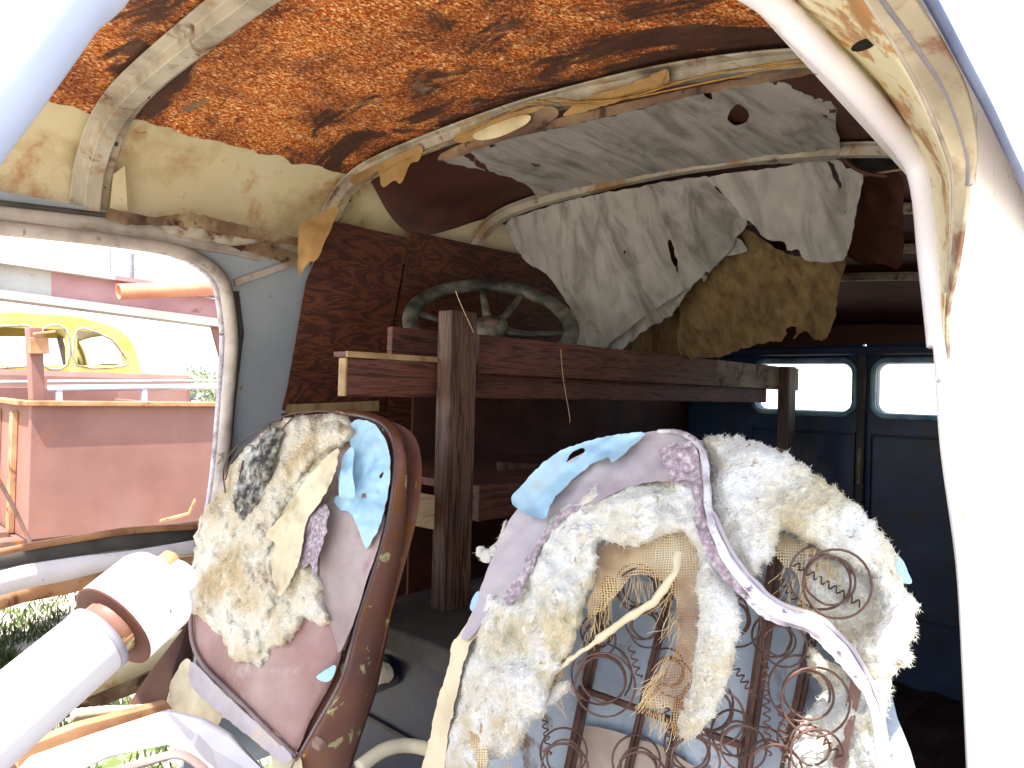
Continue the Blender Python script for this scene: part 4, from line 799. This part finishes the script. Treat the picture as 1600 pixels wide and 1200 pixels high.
sv('cotton_stuffing', [(1108, 868), (1130, 905), (1152, 935), (1154, 985), (1142, 1050), (1125, 1095), (1105, 1130), (1080, 1152), (1062, 1148), (1060, 1120), (1078, 1080), (1086, 1020), (1092, 960), (1088, 905)], -.014, m_wool, step=4, thick=.01, puff=.022, pr=28, disp=.010, ns=20, jag=5, fib=2500, fine=.003, label='white tongue of stuffing hanging in the middle of the seat')
sv('cotton_stuffing', [(1100, 685), (1150, 682), (1200, 697), (1250, 722), (1305, 762), (1350, 800), (1385, 840), (1402, 870), (1400, 888), (1412, 915), (1434, 940), (1430, 960), (1428, 990), (1418, 1015), (1428, 1030), (1402, 1050), (1388, 1085), (1382, 1120), (1372, 1100), (1345, 1045), (1310, 1005), (1330, 1000), (1362, 985), (1378, 950), (1366, 905), (1330, 880), (1290, 862), (1262, 845), (1222, 830), (1214, 850), (1206, 875), (1192, 880), (1184, 900), (1158, 880), (1132, 845), (1118, 800), (1112, 740)],
   -.004, m_wool, step=4, thick=.014, puff=.028, pr=45, disp=.014, ns=17, jag=6, fib=8000, flen=.011, fine=.0035, label='ragged off-white stuffing over the right shoulder of the seat')
sv('cotton_stuffing', [(790, 812), (775, 845), (762, 858), (748, 852), (744, 866), (758, 880), (770, 872), (792, 840)], .01, m_wool, step=3, thick=.008, puff=.01, pr=10, disp=.006, jag=3, fib=200, label='small white tuft poking out at the left edge of the seat')
# burlap
sv('burlap', [(940, 850), (985, 848), (1030, 838), (1068, 826), (1092, 850), (1104, 880), (1098, 930), (1095, 985), (1085, 1050), (1070, 1100), (1066, 1150), (1050, 1140), (1052, 1110), (1020, 1105), (1010, 1092), (1030, 1060), (1052, 1020), (1058, 970), (1050, 925), (1030, 905), (1000, 898), (980, 905), (965, 925), (945, 950), (922, 968), (914, 985), (918, 950), (928, 905), (932, 870)], .004, m_burlap, step=5, thick=.0012, disp=.012, ns=18, jag=4, label='frayed brown burlap under the stuffing arch')
sv('burlap', [(735, 1140), (752, 1132), (760, 1160), (762, 1195), (745, 1215), (728, 1205), (732, 1170)], -.030, m_burlap, step=5, thick=.0012, disp=.006, jag=3)
sv('burlap', [(892, 1015), (880, 1050), (866, 1078), (848, 1082), (862, 1048), (880, 1020)], .002, m_burlap, step=5, thick=.0012, disp=.006, jag=3)
m_thread = M('straw_coloured_thread', [(.3, '9a7c50'), (.6, 'ccb488')], 30)
thr = MB()
def thread(px, py, dx, dy, L_, off=.0):
    p = ray(px, py)*(dS(px, py)+off); pts = [p]; dv = (r0*dx-Vector((0, 0, 1))*dy).normalized(); x = Vector(rng.normal(size=3))*.35
    for k in range(6):
        dv = (dv+x*.22+Vector(rng.normal(size=3))*.12+Vector((0, 0, -.08))).normalized(); pts.append(pts[-1]+dv*L_/6)
    thr.tube(pts, .0003, 4, cap=False)
for (x0, y0), (x1, y1), n_, dx, dy, L_ in (((975, 905), (1040, 905), 26, 0, 1, .03), ((1045, 915), (1060, 990), 22, -.6, 1, .035), ((1050, 1020), (1010, 1095), 46, -.7, .8, .024), ((1010, 1095), (1068, 1140), 40, -.1, 1, .022), ((915, 985), (960, 925), 30, .1, 1, .03),
                                     ((700, 1180), (800, 1195), 60, 0, .8, .03), ((880, 1040), (850, 1085), 24, .5, .8, .03), ((1225, 885), (1275, 950), 26, -.3, 1, .025), ((1262, 850), (1310, 890), 22, 0, 1, .02), ((930, 870), (920, 960), 14, .7, .6, .03)):
    for k in range(n_):
        t = random.random(); thread(x0+(x1-x0)*t+random.gauss(0, 4), y0+(y1-y0)*t+random.gauss(0, 4), dx, dy, L_*random.uniform(.5, 1.3), .002)
o = thr.build('frayed_threads', m_thread, ds_); o['kind'] = 'stuff'
rope = [ray(a, b)*(dS(a, b)+c) for a, b, c in ((1062, 862, -.02), (1050, 900, -.03), (1020, 940, -.03), (975, 970, -.025), (940, 995, -.02), (915, 1015, -.015), (885, 1035, -.01), (858, 1058, -.01))]
MB().tube(smooth_path(rope, 6), [.0042 if i < 26 else .0028 for i in range(43)], 8).lumps(.0022, 90).build('twisted_cloth_strip', m_cloth, ds_, True, label='twisted cream cloth strand crossing the hole in the seat')
# vinyl, cloth, piping
sv('grey_vinyl', [(1096, 694), (1070, 674), (1035, 672), (990, 680), (950, 695), (900, 722), (850, 760), (815, 790), (795, 815), (775, 860), (755, 905), (742, 950), (722, 992), (730, 1000), (745, 985), (760, 960), (775, 930), (800, 948), (812, 920), (835, 890), (845, 855), (880, 825), (905, 795), (945, 778), (985, 760), (1035, 752), (1078, 762), (1088, 800), (1104, 850), (1128, 885), (1160, 925), (1168, 918), (1132, 860), (1112, 800), (1104, 740)],
   -.034, m_vinylg, holes=[[(1052, 730), (1060, 722), (1066, 732), (1058, 742)]], step=5, thick=.0025, disp=.008, ns=14, jag=1.5, curl=.004, label='dusty mauve-grey vinyl across the shoulder of the seat')
sv('mauve_cloth', [(1030, 700), (1080, 690), (1092, 720), (1096, 760), (1088, 770), (1072, 752), (1050, 752), (1040, 730)], -.044, m_mauve, step=4, thick=.0015, disp=.006, jag=4)
sv('mauve_cloth', [(1092, 770), (1100, 800), (1118, 850), (1150, 900), (1168, 925), (1150, 925), (1118, 890), (1096, 850), (1085, 800)], -.042, m_mauve, step=4, thick=.0015, disp=.005, jag=3)
sv('mauve_cloth', [(908, 792), (880, 812), (850, 850), (836, 880), (800, 945), (788, 930), (815, 890), (840, 845), (870, 808), (895, 790)], -.042, m_mauve, step=4, thick=.0015, disp=.005, jag=4)
sv('cream_canvas', [(746, 945), (722, 985), (706, 1010), (700, 1045), (684, 1090), (672, 1150), (658, 1215), (690, 1215), (700, 1150), (716, 1075), (730, 1020), (752, 975)], -.026, m_cloth, step=5, thick=.003, disp=.008, ns=16, jag=2.5, curl=.006, label='pale canvas edge down the left of the seat')
sv('blue_vinyl', [(800, 778), (822, 750), (850, 722), (890, 698), (950, 682), (1008, 676), (985, 700), (958, 722), (948, 715), (915, 732), (882, 762), (862, 785), (852, 810), (830, 806), (812, 798)], -.05, m_bvinyl, holes=[[(885, 722), (895, 706), (912, 700), (914, 706), (902, 718), (888, 724)]], step=4, thick=.002, disp=.008, ns=14, jag=1.8, curl=.008, label='strip of sky blue vinyl left on the top edge of the seat')
sv('blue_vinyl', [(1398, 880), (1408, 872), (1424, 905), (1420, 912), (1404, 905)], .01, m_bvinyl, step=4, thick=.002, jag=1)
sv('blue_vinyl', [(734, 948), (744, 925), (750, 930), (742, 955)], .006, m_bvinyl, step=4, thick=.002, jag=1)
pipe = [(1030, 674, .034), (1068, 678, .036), (1094, 700, .04), (1104, 740, .042), (1108, 800, .046), (1128, 858, .046), (1165, 912, .044), (1212, 955, .04), (1262, 972, .036), (1305, 1005, .034), (1342, 1055, .032), (1366, 1115, .03), (1376, 1180, .03), (1380, 1260, .03)]
pp1 = smooth_path([ray(a, b)*(dS(a, b)-c) for a, b, c in pipe], 8); npp = len(pp1)
rad = [.0040+.0034*math.exp(-((i/npp-.58)/.18)**2)+.0006*noise.noise(Vector((i*.4, 0, 0))) for i in range(npp)]
MB().tube(pp1, rad, 10, flat=.8).lumps(.0015, 60).build('seat_piping', m_pipe, ds_, True, label='thick white piping cord swinging down the right of the seat')
pp2 = smooth_path([ray(a+dx, b+dy)*(dS(a, b)-c+.002) for (a, b, c), (dx, dy) in zip(pipe[4:], [(6, 0), (9, -6), (9, -8), (7, -12), (10, -10), (12, -8), (12, -4), (12, 0), (10, 0), (10, 0)])], 8)
MB().tube(pp2, .0026, 8).lumps(.0012, 70).build('seat_piping', m_vinylg, ds_, True)
sv('piping_flap', [(1118, 860), (1160, 905), (1210, 945), (1262, 962), (1300, 998), (1340, 1052), (1352, 1085), (1330, 1060), (1296, 1020), (1255, 985), (1205, 972), (1160, 935), (1125, 885)], -.034, m_pipe, step=5, thick=.002, disp=.006, jag=2.5)
# cushion under the back
m = MB().box((.30, .24, -.66), (.80, .74, -.56)).build('seat_cushion_frame', m_rustm, ds_, bevel=.02)
MB().box((.34, .28, -.97), (.4, .34, -.66)).box((.7, .28, -.97), (.76, .34, -.66)).box((.34, .64, -.97), (.4, .7, -.66)).box((.7, .64, -.97), (.76, .7, -.66)).build('seat_base', m_rustm, ds_)

# ------------------------------------------------------------------ the yard beyond
def XZ(px, py, y): q = P(px, py, Y=y); return (q.x, q.z)
m_redbed = M('dull_red_brown_truck_paint', [(.3, '7e5850'), (.5, '8e665c'), (.75, '9a766c')], 2.5, spots=[('a0684e', 3, .58, .72), ('8a6a72', 5, .6, .72)], rough=.5, bump=.05)
m_yel = M('chalky_yellow_paint', [(.3, 'd0bc50'), (.6, 'dccf74'), (.8, 'e8e0a8')], 3, rough=.4, spots=[('a86030', 6, .66, .72)])
tb = thing('truck_bed', 'dull red-brown steel utility truck body parked beyond the open side window', 'truck body', (1.3, 4.2, GZ))
x0, x1, y0, y1, z0, z1 = .845, 1.64, 3.6, 5.0, -.69, -.125
MB().box((x0, y0, z0), (x1, y0+.02, z1)).build('side_panel', m_redbed, tb, bevel=.003)
MB().box((x0, y0+.021, z0), (x0+.02, y1, z1)).build('end_panel', m_redbed, tb, bevel=.003)
MB().box((x1-.02, y0+.021, z0), (x1, y1, z1)).build('end_panel', m_redbed, tb, bevel=.003)
MB().box((x0, y1, z0), (x1, y1+.02, z1+.06)).build('far_panel', m_redbed, tb, bevel=.003)
for yy in (y0+.2, y0+.5, y0+.9): MB().box((x0-.025, yy, z0), (x0-.001, yy+.05, z1-.03)).build('panel_stiffener', m_rusto, tb, bevel=.003)
MB().beam((x0-.03, y0-.01, z1+.012), (x1+.02, y0-.01, z1+.012), .05, .022).build('top_rim', m_rusto, tb, bevel=.004)
MB().beam((x0-.02, y0+.02, z1+.012), (x0-.02, y1, z1+.012), .05, .022).build('top_rim', m_rusto, tb, bevel=.004)
MB().box((-.6, y0+.05, z0-.10), (x1-.05, y1-.1, z0-.005)).build('chassis_floor', m_rustm, tb, bevel=.004)
MB().box((-.9, y0+.15, z0-.02), (x0-.03, y0+1.1, z0+.02)).build('shading_running_board', m_rustm, tb, bevel=.004)  # board extended to throw shade on the weedy ground
pw = MB().beam(P(58, 632, Y=3.7), P(52, 512, Y=3.7), .05, .07, up=(0, 1, 0)).build('corner_post', m_redbed, tb, bevel=.004)
MB().beam(P(45, 540, Y=3.65), P(75, 540, Y=3.65), .04, .07).beam(P(52, 522, Y=3.62), P(86, 518, Y=3.62), .03, .012).build('post_bracket', m_rusto, pw, bevel=.004)
for (a, b, y_, r_) in (((75, 607), (420, 603), 4.1, .016), ((75, 596), (420, 594), 4.6, .008), ((-60, 597), (52, 597), 4.6, .01)):
    MB().cyl(P(a[0], a[1], Y=y_), P(b[0], b[1], Y=y_), r_, 10).build('hand_rail', m_col, tb, True)
for px in (92, 225): MB().beam(P(px, 606, Y=4.1), P(px, 632, Y=4.1), .025, .025, up=(0, 1, 0)).build('rail_stanchion', m_col, tb)
MB().tube([P(-30, 700, Y=3.5), P(20, 790, Y=3.5), P(48, 850, Y=3.5)], .008, 6).build('brace_rod', m_rustm, tb)
MB().tube([P(250, 815, Y=3.5), P(295, 803, Y=3.5), P(306, 780, Y=3.5)], .01, 6).build('grab_handle', m_rusto, tb)
for wx in (-.55, 2.1):
    for wy_ in (3.8, 4.85):
        w_ = MB().tube([(wx+.33*math.cos(k/28*math.tau), wy_, GZ+.43+.33*math.sin(k/28*math.tau)) for k in range(28)], .10, 10, closed=True).build('tyre', m_dkgrey, tb, True)
        MB().cyl((wx, wy_-.07, GZ+.43), (wx, wy_+.07, GZ+.43), .24, 20).build('wheel_disc', m_rustm, w_, False)
# yellow old car behind
yc = thing('yellow_car', 'old yellow and rust-red sedan with a rounded roof, parked behind the truck body', 'car', (-.2, 7.2, GZ))
Yc = 6.4; prof = [XZ(a, b, Yc) for a, b in [(-420, 640), (-400, 560), (-300, 505), (-150, 492), (0, 490), (90, 494), (150, 503), (190, 520), (210, 548), (220, 590), (230, 642)]]
prof = [(p.x, p.y) for p in smooth_path([(a, b, 0) for a, b in prof], 4)]
wins = [[XZ(a, b, Yc) for a, b in w_] for w_ in ([(-180, 520), (-100, 512), (0, 510), (52, 514), (52, 571), (-180, 568)], [(66, 514), (102, 514), (104, 570), (66, 571)], [(119, 516), (150, 520), (175, 532), (190, 552), (195, 571), (119, 571)], [(-360, 560), (-310, 522), (-200, 518), (-200, 567), (-360, 567)])]
def side(y, name='body_side'):
    poly = prof; vin = [Vector(p) for p in poly]; ed = [(i, (i+1) % len(poly)) for i in range(len(poly))]
    for h in wins: n = len(vin); vin += [Vector(p) for p in h]; ed += [(n+i, n+(i+1) % len(h)) for i in range(len(h))]
    vo, _, fo, *_ = delaunay_2d_cdt(vin, ed, [], 0, 1e-5); V2 = np.array([(v.x, v.y) for v in vo]); cen = np.array([V2[list(f)].mean(0) for f in fo]); ok = inside(cen, poly)
    for h in wins: ok &= ~inside(cen, h)
    m = MB(); m.v = [Vector((a, y, b)) for a, b in V2]; m.f = [tuple(f) for f, k in zip(fo, ok) if k]; return m.build(name, m_yel, yc, solid=.04)
side(Yc); wins_near = wins
wins = [[XZ(a, b, Yc+1.5) for a, b in w_] for w_ in ([(-300, 528), (-150, 524), (40, 526), (46, 572), (-300, 570)], [(62, 528), (120, 530), (120, 572), (62, 572)])]
side(Yc+1.5); wins = wins_near
zwb, zwt = XZ(150, 574, Yc)[1], XZ(150, 520, Yc)[1]
m = MB(); n = len(prof)
for i, (a, b) in enumerate(prof):
    for j in range(9): t = j/8; m.v.append(Vector((a, Yc+1.5*t, b+.06*math.sin(math.pi*t))))
for i in range(n-1):
    for j in range(8):
        if prof[i][0] > XZ(196, 560, Yc)[0] and zwb < prof[i][1] < zwt and j not in (0, 7): continue
        m.f.append((i*9+j, i*9+j+1, (i+1)*9+j+1, (i+1)*9+j))
m.build('car_roof', m_yel, yc, True, solid=.02)
zb_ = XZ(100, 574, Yc)[1]; xl, xr = prof[0][0], prof[-1][0]
o = MB().box((xl-1.2, Yc-.05, GZ+.35), (xr+.35, Yc+1.55, zb_-.02)).build('lower_body', m_redbed, yc, bevel=.05, label='rust-red lower body')
for h in wins:
    MB().tube([Vector((a, Yc-.022, b)) for a, b in smooth_path([(a, b, 0) for a, b in h], 3, closed=True) for a, b in [(a, b)]] if False else [Vector((p.x, Yc-.022, p.y)) for p in smooth_path([(a, b, 0) for a, b in h], 3, closed=True)], .008, 6, closed=True).build('window_trim', m_trim, yc, True)
MB().beam((XZ(140, 520, Yc)[0], Yc+.8, XZ(140, 520, Yc)[1]), (XZ(152, 572, Yc)[0], Yc+.8, XZ(152, 572, Yc)[1]), .04, .03, up=(0, 1, 0)).build('door_pillar', m_trim, yc)
for wx in (xl+.2, xr-.1):
    for wy_ in (Yc+.1, Yc+1.4):
        w_ = MB().tube([(wx+.27*math.cos(k/24*math.tau), wy_, GZ+.35+.27*math.sin(k/24*math.tau)) for k in range(24)], .08, 8, closed=True).build('tyre', m_dkgrey, yc, True)
        MB().cyl((wx, wy_-.06, GZ+.35), (wx, wy_+.06, GZ+.35), .2, 18).build('wheel_disc', m_rustm, w_)
# long steel boom with an orange pipe
m_boomp = M('pinkish_rusted_beam_paint', [(.3, '90605e'), (.5, 'a67876'), (.75, 'b88f8c')], 3, spots=[('8c4a38', 8, .62, .7)])
m_boomg = M('weathered_grey_beam_paint', [(.3, '9a948c'), (.6, 'b4b0a8')], 3, spots=[('8a5a48', 8, .6, .7)])
bm = thing('steel_boom', 'long rusty steel crane beam sloping across the sky above the yellow car', 'crane beam', (1.5, 4.4, GZ))
def by(a, b, y=4.3): return P(a, b, Y=y)
MB().slab([by(-260, 378), by(80, 422), by(80, 466), by(-260, 422)], (0, .03, 0)).build('beam_web', m_boomg, bm)
MB().slab([by(80, 422), by(420, 482), by(420, 512), by(80, 466)], (0, .03, 0)).build('beam_web', m_boomp, bm)
MB().slab([by(-260, 418, 4.24), by(420, 508, 4.24), by(420, 520, 4.24), by(-260, 432, 4.24)], (0, .16, 0)).build('lower_flange', m_boomg, bm)
MB().slab([by(-260, 362, 4.24), by(180, 430, 4.24), by(180, 437, 4.24), by(-260, 373, 4.24)], (0, .16, 0)).build('upper_flange', m_boomg, bm)
MB().slab([by(180, 430, 4.24), by(420, 466, 4.24), by(420, 474, 4.24), by(180, 437, 4.24)], (0, .16, 0)).build('upper_flange', m_boomp, bm)
MB().slab([by(330, 505), by(420, 520), by(420, 620), by(345, 560)], (0, .03, 0)).build('knee_plate', m_redbed, bm)
for px in (-330, 480): MB().beam(by(px, 380), Vector((by(px, 380).x, 4.3, GZ)), .12, .12, up=(0, 1, 0)).build('boom_leg', m_rustm, bm)
MB().beam(by(-330, 375), by(-240, 400), .1, .16).beam(by(400, 492), by(490, 505), .1, .16).build('boom_joint', m_rustm, bm)
MB().tube([by(172, 392), by(172, 432)], .006, 6).build('stay_rod', m_seal, bm); MB().tube([by(206, 396), by(206, 436)], .014, 6).build('stay_rod', m_seal, bm)
MB().tube(smooth_path([by(-260, 350), by(0, 392), by(200, 420), by(400, 440)], 4), .003, 5).build('stay_wire', m_seal, bm)
m_orp = M('faded_orange_pipe_paint', [(.3, 'b87052'), (.6, 'c88c6c'), (.8, 'cca286')], 5, rough=.4)
pa, pb3 = P(185, 456, Y=3.9), P(440, 446, Y=3.9)
op = tag(MB().tube([pa, pb3], [.036, .036], 24, cap=False).build('orange_pipe', m_orp, None, True, solid=.006), 'open-ended faded orange pipe lashed along the rusty crane beam', 'pipe')
# far off: shrubs and small cars on the horizon
m_leaf = M('dusty_olive_leaves', [(.3, '7a8468'), (.6, '9aa284')], 4)
def bush(px, y, hw, hh, label):
    c = P(px, 592, Y=y); b = thing('shrub', label, 'shrub', (c.x, c.y, GZ), 'distant shrubs'); m = MB()
    for k in range(420):
        v = Vector(rng.normal(size=3)); v.normalize(); v *= random.random()**.4; p = Vector((c.x+v.x*hw, c.y+v.y*hw, GZ+hh*.5+v.z*hh*.5)) + noise.noise_vector(v*3)*hw*.3
        a = Vector(rng.normal(size=3)).normalized()*.16*hw; bb = Vector(rng.normal(size=3)).normalized()*.1*hw; n = len(m.v); m.v += [p-a, p-bb, p+a, p+bb]; m.f.append((n, n+1, n+2, n+3))
    m.build('foliage', m_leaf, b); MB().tube([(c.x, c.y, GZ), (c.x+.05, c.y, GZ+hh*.5)], [.08*hw, .04*hw], 6).build('trunk', m_rustm, b)
bush(236, 60, 1.4, 2.0, 'small grey-green shrub on the horizon just right of the yellow car')
bush(312, 60, 1.5, 2.6, 'taller olive shrub on the horizon near the window pillar')
bush(330, 40, 1.0, 1.8, 'bright small shrub on the horizon, touching the window pillar')
def farcar(px, y, L_, hexc, label):
    c = P(px, 595, Y=y); o = thing('distant_car', label, 'car', (c.x, c.y, GZ), 'cars parked far off')
    pr = [(0, .35), (0, .8), (.22*L_, .92), (.32*L_, 1.38), (.68*L_, 1.38), (.8*L_, .95), (L_, .85), (L_, .35)]
    MB().slab([(c.x-L_/2+a, c.y, GZ+b) for a, b in pr], (0, 1.7, 0)).build('car_body', M('far_paint_'+hexc, [(.3, hexc), (.7, hexc)], 2), o, bevel=.08)
    MB().slab([(c.x-L_/2+a, c.y-.01, GZ+b) for a, b in [(.28*L_, .95), (.35*L_, 1.3), (.66*L_, 1.3), (.74*L_, .95)]], (0, .02, 0)).build('side_window', m_black, o)
    for fx in (.2, .8): MB().cyl((c.x-L_/2+fx*L_, c.y-.03, GZ+.33), (c.x-L_/2+fx*L_, c.y+.2, GZ+.33), .33, 14).build('car_wheel', m_black, o)
farcar(257, 46, 4.4, 'b8b4ae', 'pale car far off, just right of the yellow car')
farcar(311, 44, 4.2, '4c4e54', 'dark car far off, near the window pillar')
